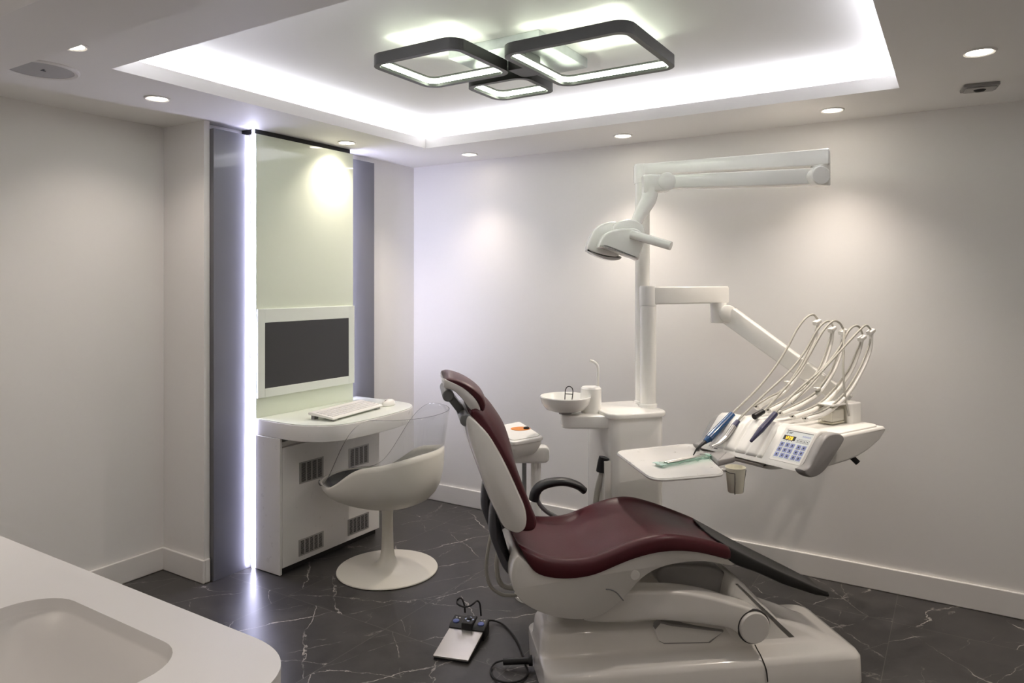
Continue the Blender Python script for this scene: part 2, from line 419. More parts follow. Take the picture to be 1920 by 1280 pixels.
for i, (x, y, z, lab) in enumerate(DL):
    if dl0 is None:
        dl0 = thing('recessed_downlight', lab, 'ceiling light', (x, y, z), 0, 'recessed ceiling downlights')
        bm = new(); lathe(bm, [(.040, 0), (.052, 0), (.052, -.004), (.047, -.006), (.040, -.003), (.040, 0)], n=36); kids = [obj('trim_ring', bm, CEIL, dl0)]
        bm = new(); lathe(bm, [(0.0001, -.0032), (.040, -.0028), (.040, 0), (.0001, 0)], n=36); kids.append(obj('lens', bm, DOWNL, dl0))
    else:
        t = dl0.copy(); C.objects.link(t); t.location = (x, y, z); t['label'] = lab
        for k_ in kids:
            c = k_.copy(); C.objects.link(c); c.parent = t
    spot((x, y, z-.012), SPE[i], 118, 1.0, tilt=TLT[i])
for x, y in ((-2.2, .35), (-.6, .2), (.6, .9), (.5, -.5)):      # added fill spots out of view, brightening the counter and camera-facing sides
    z = ZB if y < YB else ZS
    spot((x, y, z-.012), 13, 140, 1.0)
# round ceiling speaker
sp = onz(76, 129, ZS)
t = thing('ceiling_speaker', 'round grey ceiling speaker half hidden behind the front bulkhead', 'speaker', (sp.x, sp.y, ZS))
bm = new(); lathe(bm, [(.108, 0), (.126, 0), (.126, -.004), (.119, -.009), (.108, -.006), (.108, 0)], n=48); obj('rim', bm, CEIL, t)
bm = new(); lathe(bm, [(.0001, -.008), (.06, -.0075), (.107, -.005), (.107, 0), (.0001, 0)], n=48); obj('grille', bm, SPKR, t)
bm = new(); box(bm, .010, .030, -.005, .001, -.0095, -.0075); box(bm, .010, .016, -.005, .011, -.0095, -.0075); obj('badge', bm, INK, t)
# ceiling sensor
sc_ = onz(1837, 161, ZS)
t = thing('ceiling_sensor', 'small grey square sensor on the ceiling near the right downlight', 'sensor', (sc_.x, sc_.y, ZS), 8)
bm = new(); plate(bm, rrect(-.062, .062, -.052, .052, .008), -.012, 0, r=.003); obj('housing', bm, GREYP, t)
bm = new(); plate(bm, rrect(-.052, .052, -.042, .042, .006), -.017, -.012, r=.002); obj('face_plate', bm, VENT, t)
bm = new(); lathe(bm, [(.0001, -.024), (.016, -.022), (.022, -.017), (.0001, -.017)]); obj('lens', bm, BLACK, t)

# ring ceiling light
cl = thing('ring_ceiling_light', 'black ceiling light of three rounded square rings glowing under the tray ceiling', 'ceiling light', (-1.51, 2.49, ZU))
def ring_light(x0, x1, y0, y1, zb, h=.041, w=.022, rc=.06):
    ox, oy = cl.location.x, cl.location.y
    o = [Vector((p.x-ox, p.y-oy, 0)) for p in rrect(x0, x1, y0, y1, rc, 8)]
    def ins(d): return [Vector((p.x-ox, p.y-oy, 0)) for p in rrect(x0+d, x1-d, y0+d, y1-d, max(.01, rc-d), 8)]
    z = zb-ZU
    prof = [(0, 0), (w, 0), (w, .012), (w-.006, .012), (w-.006, h-.008), (w, h-.008), (w, h), (0, h)]
    bm = new(); L = [[p+Vector((0, 0, z+zz)) for p in ins(d)] for d, zz in prof]; L.append(L[0]); loft(bm, L, cap=False); bmesh.ops.remove_doubles(bm, verts=bm.verts, dist=1e-5)
    f = obj('ring_frame', bm, RINGM, cl, angle=30)
    prof = [(w-.006, .0122), (w-.001, .0135), (w-.001, h-.0095), (w-.006, h-.0082)]
    bm = new(); L = [[p+Vector((0, 0, z+zz)) for p in ins(d)] for d, zz in prof]; L.append(L[0]); loft(bm, L, cap=False); bmesh.ops.remove_doubles(bm, verts=bm.verts, dist=1e-5)
    obj('diffuser', bm, LEDR, f, angle=30)
ZR = 2.268
ring_light(-1.887, -1.475, 1.992, 2.375, ZR)
ring_light(-1.405, -.905, 2.155, 2.650, ZR)
ring_light(-1.757, -1.455, 2.425, 2.700, ZR)
ox, oy = cl.location.x, cl.location.y
bm = new(); plate(bm, [(x-ox, y-oy) for x, y in ((-1.72, 2.275), (-1.305, 2.275), (-1.305, 2.68), (-1.50, 2.68), (-1.50, 2.455), (-1.72, 2.455))], -.040, 0); obj('canopy', bm, CANOP, cl, bevel=.003)
bm = new(); box(bm, -1.478-ox, -1.398-ox, 2.335-oy, 2.45-oy, ZR-ZU+.004, -.0395); obj('bracket', bm, RINGM, cl, bevel=.003)

ZD_ = .7635
# LED strips at both sides of the workstation panel
tag(obj('led_strip', box(new(), -3.0515, -3.0405, 2.3845, 2.392, 0.002, 2.232), LEDS), 'bright vertical LED strip at the left edge of the glass wall panel', 'LED strip', 'vertical LED strips beside the workstation')
tag(obj('led_strip', box(new(), -3.085, -3.066, 3.0805, 3.0875, ZD_, 2.232), LEDS2), 'thin vertical LED strip along the right edge of the glass wall panel', 'LED strip', 'vertical LED strips beside the workstation')

# ================================================================== WORKSTATION
t = thing('glass_wall_panel', 'tall pale green glossy glass panel rising behind the monitor to the ceiling', 'wall panel', (-3.065, 2.735, 0))
def W(bm, x0, x1, y0, y1, z0, z1, mi=0): return box(bm, x0+3.065, x1+3.065, y0-2.735, y1-2.735, z0, z1, mi)
obj('panel_body', W(new(), -3.16, -3.036, 2.3925, 3.08, .0, 2.212), WHITE, t, bevel=.002)
obj('glass_sheet', W(new(), -3.036, -3.030, 2.3925, 3.08, .70, 2.212), GLASSP, t, bevel=.0015)
obj('shadow_gap_strip', W(new(), -3.15, -3.050, 2.40, 3.075, 2.212, 2.2395), BLACK, t)
t = thing('monitor', 'wall mounted computer screen, blank dark grey in a pale green frame', 'monitor', (-3.03, 2.735, .865))
bm = new(); W0 = lambda bm, x0, x1, y0, y1, z0, z1: box(bm, x0+3.03, x1+3.03, y0-2.735, y1-2.735, z0-.865, z1-.865)
for a in ((2.394, 2.437, .865, 1.318), (3.031, 3.077, .865, 1.318), (2.437, 3.031, .865, .910), (2.437, 3.031, 1.248, 1.318)): W0(bm, -3.0299, -3.016, *a)
bmesh.ops.remove_doubles(bm, verts=bm.verts, dist=1e-5)
obj('frame', bm, GLASSF, t, bevel=.0015)
obj('screen', W0(new(), -3.0299, -3.0175, 2.437, 3.031, .910, 1.248), SCREEN, t)
# desk shelf
ZD = .763
dsk = [(-3.029, 2.393), (-2.93, 2.390), (-2.83, 2.388), (-2.74, 2.392), (-2.665, 2.415), (-2.60, 2.455), (-2.557, 2.515), (-2.537, 2.60), (-2.531, 2.72), (-2.537, 2.86), (-2.555, 2.99), (-2.582, 3.075), (-2.625, 3.135), (-2.69, 3.172), (-2.78, 3.187), (-2.90, 3.190)]
dk = catmull([(x, y, 0) for x, y in dsk], 4)+[Vector(p) for p in ((-3.11, 3.19, 0), (-3.11, 3.0815, 0), (-3.029, 3.0815, 0))]
t = thing('desk_shelf', 'white D-shaped desk shelf holding keyboard and mouse below the monitor', 'desk', (-2.8, 2.79, .68))
bm = new(); plate(bm, [(p.x+2.8, p.y-2.79) for p in dk], 0, ZD-.68-.004, r=.004); obj('desk_body', bm, WHITE, t)
ci = Vector((-2.8, 2.79, 0))
bm = new(); plate(bm, [((p.x+2.8)*(.992 if p.x > -2.95 else 1), (p.y-2.79)*(.992 if p.x > -2.95 else 1)) for p in dk], ZD-.68-.004, ZD-.68, r=.0015); obj('desk_top', bm, GLASSF, t)
# base cabinet with vents
t = thing('base_cabinet', 'white vented computer cabinet standing on the floor beneath the desk shelf', 'cabinet', (-2.95, 2.745, 0))
def K(bm, x0, x1, y0, y1, z0, z1, mi=0): return box(bm, x0+2.95, x1+2.95, y0-2.745, y1-2.745, z0, z1, mi)
bm = new(); K(bm, -3.0295, -2.866, 2.403, 3.100, 0.03, .62); obj('carcass', bm, WHITE, t)
obj('side_panel', K(new(), -3.0295, -2.846, 2.388, 2.402, 0.004, .6795), WHITE, t, bevel=.0015)
obj('plinth', K(new(), -3.02, -2.872, 2.403, 3.098, 0, .03), DARKSL, t)
dr = obj('door', K(new(), -2.8655, -2.846, 2.404, 3.105, .034, .632), WHITE, t, bevel=.003)
obj('top_rail', K(new(), -3.0, -2.872, 2.403, 3.10, .62, .655), WHITE, t)
def vent(y0, y1, z0, z1, cols, rows):
    bm = new(); K(bm, -2.8465, -2.8435, y0, y1, z0, z1, 0)
    cw = (y1-y0-.016)/cols; rh = (z1-z0-.014)/rows
    for i in range(cols):
        for j in range(rows):
            ya = y0+.008+cw*i+cw*.14; za = z0+.007+rh*j+rh*.22
            K(bm, -2.8440, -2.8428, ya, ya+cw*.72, za, za+rh*.58, 1)
    obj('vent_grille', bm, [VENT, BLACK], dr)
vent(2.511, 2.673, .428, .537, 4, 16); vent(2.858, 3.015, .432, .540, 4, 16)
vent(2.507, 2.674, .060, .144, 5, 11); vent(2.852, 3.015, .062, .152, 5, 11)
# keyboard and mouse
t = thing('keyboard', 'white computer keyboard lying on the desk shelf below the monitor', 'keyboard', (-2.735, 2.735, ZD), 98)
bm = new()   # local x along the long side, y to the back
loft(bm, [[Vector((x, -.078, .009)), Vector((x, .078, .024)), Vector((x, .078, .036)), Vector((x, .06, .038)), Vector((x, -.074, .021)), Vector((x, -.080, .015))] for x in (-.215, .215)])
kb = obj('keyboard_case', bm, WHITEM, t, bevel=.004)
bm = new()
def keyz(y): return .021+(y+.074)/.134*.017
for rI in range(5):
    yy = -.064+rI*.0215
    n = 17; wI = .40/n
    for cI in range(n):
        if rI == 0 and 4 <= cI <= 8: continue
        xx = -.20+cI*wI
        box(bm, xx+.001, xx+wI-.001, yy+.001, yy+.0195, keyz(yy)-.004, keyz(yy)+.0045)
box(bm, -.20+4*.0235+.001, -.20+9*.0235, -.063, -.0445, .018, .0262)
obj('keys', bm, KEYS, t, bevel=.0012, seg=2)
for a in ((-.20, -.17, -.07, -.05, 0, .0125), (.17, .20, -.07, -.05, 0, .0125), (-.20, -.17, .05, .07, 0, .024), (.17, .20, .05, .07, 0, .024)): obj('foot', box(new(), *a), GREYP, t)
t = thing('computer_mouse', 'white rounded computer mouse at the right end of the keyboard', 'mouse', (-2.722, 3.045, ZD), 100)
bm = new(); lathe(bm, [(.0001, 0), (.9, 0), (1, .12), (.97, .45), (.8, .78), (.5, .96), (.0001, 1.02)], n=28)
for v in bm.verts: v.co = Vector((v.co.x*.052, v.co.y*.031, v.co.z*.034))
obj('mouse_shell', bm, WHITEM, t)
bm = new(); box(bm, -.04, -.012, -.0012, .0012, .026, .0345); obj('button_gap', bm, GREYP, t)

# ================================================================== TULIP CHAIR
t = thing('swivel_tub_chair', 'cream pedestal tub chair with clear acrylic back facing the desk', 'chair', (-2.455, 2.738, 0), 187)
bm = new(); lathe(bm, [(.0001, 0), (.250, 0), (.254, .004), (.252, .009), (.235, .013), (.15, .018), (.08, .026), (.052, .040), (.038, .065), (.031, .11), (.028, .20), (.0275, .28), (.033, .34), (.05, .362), (.0001, .364)], n=64)
obj('pedestal', bm, TULIP, t, angle=50)
def sstep(a, b, x):
    q = max(0, min(1, (x-a)/(b-a))); return q*q*(3-2*q)
def rimz(a):     # a = angle from the front, 0..pi
    return 450e-3+.125*sstep(R(46), R(102), a)+.055*sstep(R(88), R(165), a)
def rimr(a):
    c, s_ = math.cos(a), math.sin(a)
    A = .345 if c > 0 else .275
    Bw = .262
    return 1/((abs(c)/A)**2.2+(abs(s_)/Bw)**2.2)**(1/2.2)
def shellp(a, u, lift=0):
    aa = abs(((a+PI) % (2*PI))-PI)
    zr = rimz(aa); zb = .352+.035*sstep(PI*.5, 0, aa)*u
    rr = rimr(aa)*(math.sin(u*PI/2)**(.80))
    e = 1.75 if aa > PI/2 else 1.75-.6*math.cos(aa)
    z = zb+(zr-zb)*(1-math.cos(u*PI/2)**(.9))**e if u < 1 else zr
    return Vector((rr*math.cos(a), rr*math.sin(a), z))
NA = 72
bm = new(); rows = []
us = [0.02, .12, .25, .38, .5, .62, .72, .8, .87, .93, .97, 1]
loft(bm, [[shellp(2*PI*j/NA, u) for j in range(NA)] for u in us], cap=False)
bmesh.ops.contextual_create(bm, geom=[e for e in bm.edges if e.is_boundary and max(v.co.xy.length for v in e.verts) < .05])
sh = obj('seat_shell', bm, TULIP, t, solid=-.009, angle=60)
bm = new()
loft(bm, [[(lambda p: Vector((p.x*.965+.004, p.y*.955, max(p.z, .36)+.030)))(shellp(2*PI*j/48, u)) for j in range(48)] for u in (.02, .3, .5, .62, .72, .79)] )
obj('seat_cushion', bm, CUSH, t, angle=60)
# clear wrap-around back
def topz(aa): return rimz(aa)-.01+(.805-rimz(aa)+.01)*sstep(R(37), R(112), aa)+.006
bm = new(); a0 = 22
angs = [R(a0+(360-2*a0)*i/80) for i in range(81)]
cols_ = []
for a in angs:
    aa = abs(((a+PI) % (2*PI))-PI)
    col = []
    for k_ in range(7):
        q = k_/6; z0 = rimz(aa)-.012; z = z0+(topz(aa)-z0)*q
        rr = rimr(aa)*(1.012+.07*q*sstep(R(60), R(130), aa)+.03*q)+.004
        col.append(Vector((rr*math.cos(a), rr*math.sin(a), z)))
    cols_.append(col)
loft(bm, cols_, cap=False, closed=False)
cb = obj('clear_back', bm, [ACRYL, ACEDGE], t, solid=.006, angle=60); cb.modifiers[0].material_offset_rim = 1
bpy.data.objects['clear_back']['label'] = 'transparent acrylic wrap-around back'

# ================================================================== DENTAL CHAIR (local x = towards the feet, y = away from the camera side)
CH = Frame((-0.2819, 2.8779), 40)
t = chair = thing('dental_chair', 'burgundy padded dental treatment chair with white shell and black leg rest', 'dental chair', (CH.o.x, CH.o.y, 0), 40)
BC = .215
def rr_loop(x0, x1, y0, y1, r, z, n=7, zf=None):
    return [Vector((p.x, p.y, zf(p.x, p.y) if zf else z)) for p in rrect(x0, x1, y0, y1, r, n)]
# floor base
bm = new()
def zp(x, y): return .128
loops = [rr_loop(-1.176, .004, 0, .43, .05, 0), rr_loop(-1.180, .001, .003, .427, .052, .088), rr_loop(-1.181, -.010, .010, .420, .055, .104), rr_loop(-1.182, -.030, .024, .406, .055, .112),
         rr_loop(-1.181, -.07, .085, .345, .055, .119), rr_loop(-1.180, -.09, .097, .333, .052, .126), rr_loop(-1.178, -.12, .102, .328, .05, .140),
         rr_loop(-1.176, -.19, .107, .323, .048, .172), rr_loop(-1.173, -.25, .112, .318, .046, .196), rr_loop(-1.166, -.275, .121, .309, .042, .207), rr_loop(-1.15, -.30, .14, .29, .036, .212), rr_loop(-1.10, -.36, .18, .25, .02, .213)]
loft(bm, loops)
base = obj('floor_base', bm, SHELLW, t, angle=50)
# joint line and inspection hatch
bm = new(); P = [CH.onb(u, v, -.001) for u, v in ((1419, 1212), (1424, 1222), (1431, 1235), (1437, 1255), (1440, 1278))]
tube(bm, [(p.x, min(-.0005, -.001)+(.014 if p.z > .1 else .002), p.z) for p in P], .0022, 6, 3); obj('joint_line', bm, DARKSL, base)
hx = [CH.onb(u, v, .105) for u, v in ((1226, 1178), (1233, 1199), (1243, 1204), (1327, 1202), (1352, 1181), (1258, 1170), (1237, 1165))]
bm = new(); slab(bm, [(p.x, p.z) for p in hx], .095, .130, .006); obj('hatch', bm, WHITEM, base)
bm = new(); slab(bm, [(hx_[0], hx_[1]) for hx_ in [((p.x+ .0)*1, p.z) for p in hx]], .0965, .129, .002); 
for v in bm.verts: v.co.x = -.83+(v.co.x+.83)*1.02; v.co.z = .168+(v.co.z-.168)*1.10
obj('hatch_gap', bm, GREYP, base)
# pivot tower at the foot end of the base
o = CH.xz([(1360, 1178), (1366, 1120), (1374, 1090), (1388, 1088), (1430, 1130), (1470, 1172), (1500, 1200), (1505, 1216), (1400, 1226)], .10)
bm = new(); slab(bm, smooth2(o, 3), .10, .33, .02); tw_ = obj('pivot_housing', bm, WHITEM, t, angle=50)
# lifting arm
def arm(name, y0, y1, mtl, r, dz=0):
    o = CH.xz([(1095, 1163), (1095, 1138), (1125, 1122), (1160, 1112), (1190, 1108), (1226, 1108), (1272, 1108), (1325, 1116), (1369, 1128), (1402, 1138), (1430, 1150), (1441, 1172), (1434, 1194), (1414, 1203), (1392, 1195), (1369, 1179), (1325, 1171), (1259, 1164), (1216, 1163), (1150, 1167)], .025)
    o = [(x, z+dz) for x, z in o]
    bm = new(); slab(bm, smooth2(o, 3), y0, y1, r); return obj(name, bm, mtl, t, angle=50)
a1 = arm('lift_arm', .02, .105, SHELLW, .012)
pv = CH.onb(1413.5, 1175, .02)
bm = new(); disc_y(bm, (pv.x, pv.z), .056, .008, .024, 44, .004); obj('pivot_cap', bm, SHELLW, a1)
bm = new(); disc_y(bm, (pv.x, pv.z), .0615, .019, .03, 44, .002); obj('pivot_gap', bm, DARKSL, a1)
arm('lift_arm', .335, .41, SHELLW, .012)
o = CH.xz([(1238, 1095), (1244, 1062), (1300, 1060), (1345, 1066), (1375, 1088), (1410, 1130), (1395, 1142), (1330, 1115)], .17)
bm = new(); slab(bm, smooth2(o, 3), .17, .28, .012); obj('parallel_link', bm, GREYP, t, angle=50)
bm = new(); P = CH.onb(1045, 1165, .2)
for yy in (.09,):
    lathe(bm, [(.03, .12), (.03, .36), (.0001, .36)], (-1.11, .2), 20)
obj('lift_column', bm, WHITEM, t)
# seat cushion
def nearb(x): return BC-.245+.085*sstep(-.80, -.46, x)
nl = CH.xzw([(975, 1024), (991, 1063), (1009, 1081), (1041, 1089), (1078, 1089), (1115, 1082), (1156, 1065), (1192, 1049), (1229, 1037), (1266, 1033), (1307, 1035), (1348, 1044), (1376, 1052)], nearb)
nt_ = CH.xzw([(984, 1030), (1000, 1037), (1023, 1047), (1064, 1052), (1110, 1048), (1147, 1035), (1183, 1020), (1215, 1010), (1252, 1004.5), (1289, 1007), (1330, 1014), (1371, 1026), (1382, 1030)], nearb)
def interp(tr, x):
    tr = sorted(tr)
    if x <= tr[0][0]: return tr[0][1]
    for (xa, za), (xb, zb) in zip(tr[:-1], tr[1:]):
        if x <= xb:
            q = (x-xa)/(xb-xa); return za+(zb-za)*q
    return tr[-1][1]
nts = [(p.x, p.y) for p in catmull([(a, b, 0) for a, b in sorted(nt_)], 5)]; nls = [(p.x, p.y) for p in catmull([(a, b, 0) for a, b in sorted(nl)], 5)]
SX0, SX1 = -1.282, max(p[0] for p in nt_)-.012
def seatw(x):
    w = BC-nearb(x)
    q = (x-SX0)/.07
    if q < 1: w *= 1-(1-max(0, q))**2.6*.13
    return w
bm = new(); loops = []
NS = 44
for i in range(NS+1):
    q = i/NS; x = SX0+(SX1-SX0)*q; w = seatw(x); zb, zt = interp(nls, x)-.008*sstep(-.95, -.8, x), interp(nts, x)
    e = min(1, (i+.35)/3, (NS-i+.6)/2.2); thick = (zt-zb)
    ez = 1-(1-e)**2; zt2 = zt-(1-ez)*thick*.30; w2 = w*(1-.06*(1-ez)); zb2 = zb+(1-ez)*thick*.3
    dishd = .014*sstep(SX0+.05, SX0+.25, x)*(1-.6*sstep(-.60, -.49, x))
    half = [(1, zb2+.006), (1.006, zb2+.45*(zt2-zb2)), (1.0, zb2+.78*(zt2-zb2)), (.975, zt2-.008), (.93, zt2), (.87, zt2-.001), (.80, zt2-.005-dishd*.35), (.66, zt2-.005-dishd*.75), (.40, zt2-.006-dishd), (.14, zt2-.006-dishd*1.05)]
    lp = [Vector((x, BC-w2*a, z)) for a, z in half]+[Vector((x, BC+w2*a, z)) for a, z in reversed(half)]
    lp += [Vector((x, BC+w2*.94, zb2)), Vector((x, BC-w2*.94, zb2))]
    loops.append(lp)
loft(bm, loops)
obj('seat_cushion', bm, BURG, t, angle=60, subsurf=1)
# seat shell
o = CH.xzw([(971, 1040), (963, 1050), (958, 1068), (958, 1090), (966, 1114), (986, 1136), (1023, 1153), (1064, 1162), (1101, 1162), (1128, 1155), (1160, 1133), (1183, 1109), (1206, 1084), (1238, 1066), (1275, 1057), (1321, 1054), (1372, 1062),
           (1376, 1049), (1348, 1030), (1307, 1020), (1266, 1018), (1229, 1023), (1192, 1036), (1156, 1055), (1115, 1072), (1078, 1079), (1041, 1078), (1012, 1070), (990, 1054), (979, 1045)], lambda x: nearb(x)+.012)
bm = new(); slab(bm, smooth2(o, 3), -.018, .448, .030, steps=6, ri=.006, hw=lambda x, z: (BC-nearb(x)-.012)/.233); ss = obj('seat_shell', bm, SHELLW, t, angle=60)
sm = CH.onb(1160, 1115, -.012)
bm = new(); P = [CH.onb(u, v, -.0125) for u, v in ((1135, 1103), (1145, 1104), (1155, 1109), (1163, 1118), (1168, 1124))]
tube(bm, [(p.x, nearb(p.x)+.0118, p.z) for p in P], .0022, 6, 3); obj('seam_line', bm, GREYM, ss)
bm = new(); P = CH.onb(1190, 1077, -.0125); disc_y(bm, (P.x, P.z), .017, nearb(P.x)+.0108, .02, 28, .001); obj('screw_cap', bm, SHELLW, ss)
# leg rest
def legw(x): return interp([(-.56, .158), (-.47, .152), (-.36, .128), (-.25, .116), (-.15, .096), (-.09, .078)], x)
def legb(x): return BC-legw(x)
lt = CH.xzw([(1355, 1019), (1376, 1030), (1422, 1053), (1467, 1074), (1532, 1102), (1551, 1111)], legb); lb = CH.xzw([(1355, 1046), (1376, 1060), (1422, 1076), (1467, 1097), (1532, 1118), (1553, 1121)], legb)
bm = new(); loops = []
LX0, LX1 = lt[0][0], lb[-1][0]+.004
for i in range(29):
    q = min(1, i/26+(.0 if i < 27 else 0)); x = LX0+(LX1-LX0)*q; w = legw(x)
    zt, zb = interp(lt, x), interp(lb, x)
    if i > 26: w -= .004*(i-26); zt -= .002*(i-26); zb += .002*(i-26); x += .0015*(i-26)
    half = [(1, zb+.004), (1.004, (zb+zt)/2), (.99, zt-.006), (.955, zt), (.86, zt+.001), (.6, zt-.003), (.2, zt-.005)]
    lp = [Vector((x, BC-w*a, z)) for a, z in half]+[Vector((x, BC+w*a, z)) for a, z in reversed(half)]+[Vector((x, BC+w*.95, zb)), Vector((x, BC-w*.95, zb))]
    loops.append(lp)
loft(bm, loops)
obj('leg_rest', bm, BLKVIN, t, angle=50, subsurf=1)['label'] = 'black padded leg rest'
# backrest
def backw(x, z): return 1-.30*sstep(.66, 1.03, z)-.03*sstep(.62, .56, z)
o = CH.xz([(883, 776), (888, 771), (897, 773), (909, 784), (925, 806), (942, 832), (960, 864), (976, 896), (988, 924), (999, 953), (1007, 973), (1006, 988), (998, 996), (980, 997), (966, 991),
           (960, 975), (960, 950), (950, 920), (936, 886), (920, 852), (903, 822), (890, 801), (883, 787)], .02)
def bdish(x, z, v, n):
    if n.x < .1: return (0, 0)
    d = (.050*sstep(.72, .95, z)-.006)*(1-abs(v)**2.0)*min(1, max(0, n.x)*1.6)
    return (d*n.x, d*n.y)
bm = new(); slab(bm, smooth2(o, 3), 0.008, .422, .034, ri=.014, hw=backw, dish=bdish, nmid=17, steps=6)
bk = obj('backrest_cushion', bm, BURG, t, angle=70)
o = CH.xz([(880, 780), (888, 784), (900, 795), (919, 816), (939, 849), (956, 883), (971, 917), (983, 945), (987, 968), (983, 986), (970, 995), (955, 992), (940, 982), (928, 957), (916, 932), (904, 900), (892, 868), (880, 833), (873, 802), (874, 786)], .03)
bm = new(); slab(bm, smooth2(o, 3), -.008, .438, .055, ri=.009, hw=backw, nmid=3, steps=7)
bs = obj('backrest_shell', bm, SHELLW, t, angle=70)
# side brackets that carry the backrest
o = CH.xz([(924, 938), (934, 952), (943, 976), (949, 987), (941, 993), (936, 1008), (944, 1024), (958, 1040), (968, 1062), (976, 1083), (968, 1094), (960, 1085), (942, 1062), (930, 1034), (919, 1005), (917, 979), (919, 955)], .06)
for y0 in (.05, .33):
    bm = new(); slab(bm, smooth2(o, 3), y0, y0+.05, .010); obj('back_bracket', bm, GREYD, t, angle=60)
# headrest
o = CH.xz([(833, 714), (846, 719), (859, 725), (871, 732), (881, 740), (891, 750), (898, 760), (902, 773), (908, 771), (911, 760), (906, 746), (898, 736), (885, 726), (871, 718), (858, 713), (846, 710), (838, 710), (833, 712)], .085)
def hdish(x, z, v, n):
    if n.y+n.x < .2: return (0, 0)
    d = .010*(1-abs(v)**2)*min(1, n.y+n.x)
    return (d*n.x, d*n.y)
bm = new(); slab(bm, smooth2(o, 3), .085, .345, .022, ri=.006, dish=hdish, nmid=11, steps=6)
hr = obj('headrest', bm, BURG, t, angle=70)
o = CH.xz([(833, 711), (846, 715), (859, 721), (871, 728), (881, 736), (891, 746), (898, 757), (902, 769), (896, 773), (886, 772), (878, 764), (866, 748), (850, 733), (832, 727)], .082)
bm = new(); slab(bm, smooth2(o, 3), .081, .349, .03, ri=.004, steps=6); obj('headrest_shell', bm, SHELLW, hr, angle=70)
c1, c2 = CH.onb(839.5, 739, .14), CH.onb(871, 780, .14)
bm = new(); disc_y(bm, (c1.x, c1.z), .0205, .10, .33, 28); disc_y(bm, (c2.x, c2.z), .0215, .062, .368, 28)
d_ = Vector((c2.x-c1.x, c2.z-c1.z)).normalized(); n_ = Vector((-d_.y, d_.x))*.013
A, B = Vector((c1.x, c1.z))+d_*.012, Vector((c2.x, c2.z))-d_*.012
slab(bm, [tuple(A+n_), tuple(B+n_), tuple(B-n_), tuple(A-n_)], .15, .28, .003)
obj('headrest_joint', bm, GREYM, hr, angle=40)
# armrest on the far side
P = [CH.onb(u, v, .475) for u, v in ((1001, 937), (1004, 923), (1014, 911), (1035, 904), (1060, 903), (1083, 910), (1096, 920))]
bm = new(); tube(bm, P, lambda q: .034-.010*q, 14, 5, squash=.62); ar = obj('armrest', bm, BLACKR, t, angle=60)
P = [CH.onb(u, v, .475) for u, v in ((1004, 925), (1010, 942), (1024, 958), (1045, 970), (1075, 985))]
bm = new(); tube(bm, P, .009, 10, 5); obj('armrest_bracket', bm, GREYM, ar)
# hoses hanging behind the seat
for pts, b in (([(922, 995), (915, 1030), (912, 1065), (918, 1095), (936, 1112), (962, 1116), (1000, 1110)], .22), ([(934, 1030), (931, 1060), (936, 1088), (948, 1100), (970, 1102), (1000, 1098)], .16)):
    bm = new(); tube(bm, [CH.onb(u, v, b) for u, v in pts], .0085 if b < .2 else .0065, 9, 5); obj('hose', bm, HOSE, t)

# ================================================================== WATER AND SPITTOON UNIT
def camp(rt, fw): return (RX*rt+FX*fw, RY*rt+FY*fw)
fl = CH.loc(onz(1146, 778, .87))
o0 = CH.o+CH.x*fl.x+CH.y*fl.y
TW = Frame((o0.x, o0.y), 50)
t = unit = thing('dental_water_unit', 'cream dental water unit tower with spittoon bowl behind the treatment chair', 'dental unit', (o0.x, o0.y, 0), 50)
WD, DP = .285, .315
bm = new(); plate(bm, rrect(.010, WD-.006, .012, DP-.01, .045), 0, .846, r=.004); obj('cabinet', bm, CREAM, t)
bm = new(); plate(bm, rrect(-.004, WD+.004, -.004, DP+.004, .05), .846, .872, r=.009); obj('cover', bm, CREAM, t)
IM = Frame(camp(0, 3.2), 32)            # faces the camera: x right, y away
def imw(u, v, d): return hit(u, v, IM.y, IM.y.dot(IM.o)+d-3.2)
def tl(p): return TW.loc(p)
# bowl
ctr = tl(imw(1060, 745, 3.26))
bm = new(); lathe(bm, [(.0001, -.062), (.055, -.062), (.088, -.052), (.108, -.026), (.116, .004), (.113, .008), (.107, .003), (.096, -.022), (.072, -.040), (.0001, -.046)], (0, 0), 56)
for v in bm.verts: v.co += Vector((ctr.x, ctr.y, .93))
bowl = obj('spittoon_bowl', bm, CREAM, t, angle=50)
bm = new(); lathe(bm, [(.0001, -.0458), (.012, -.0450), (.013, -.0435), (.0001, -.043)], (ctr.x, ctr.y), 20)
for v in bm.verts: v.co.z += .93
obj('drain', bm, STEEL, bowl)
hs = tl(imw(1108, 745, 3.30))
bm = new(); lathe(bm, [(.0001, .852), (.046, .852), (.048, .90), (.047, .966), (.040, .974), (.0001, .977)], (hs.x, hs.y), 40); obj('filler_housing', bm, CREAM, t)
P = [tl(imw(u, v, 3.31)) for u, v in ((1120.5, 726), (1121, 705), (1121, 690), (1119, 683), (1113, 678), (1106, 676))]
bm = new(); tube(bm, P, .0068, 12, 4); obj('cup_filler', bm, CREAM, t)
a0, a1_ = tl(imw(1052, 783, 3.27)), tl(imw(1150, 790, 3.27))
bm = new()
dv = (a1_-a0); dv.z = 0; ln = dv.length; dx = dv/ln; dy = Vector((-dx.y, dx.x, 0))
ol = [(0, -.055), (.03, -.07), (ln, -.075), (ln, .075), (.03, .06), (0, .045)]
ol = roundpoly(ol, [.03, .03, .001, .001, .03, .03])
plate(bm, [((a0+dx*p.x+dy*p.y).x, (a0+dx*p.x+dy*p.y).y) for p in ol], .798, .856, r=.008); obj('bowl_arm', bm, CREAM, t)
bm = new(); lathe(bm, [(.03, .856), (.026, .866), (.035, .872), (.0001, .872)], (ctr.x, ctr.y), 24); obj('bowl_stem', bm, GREYP, t)
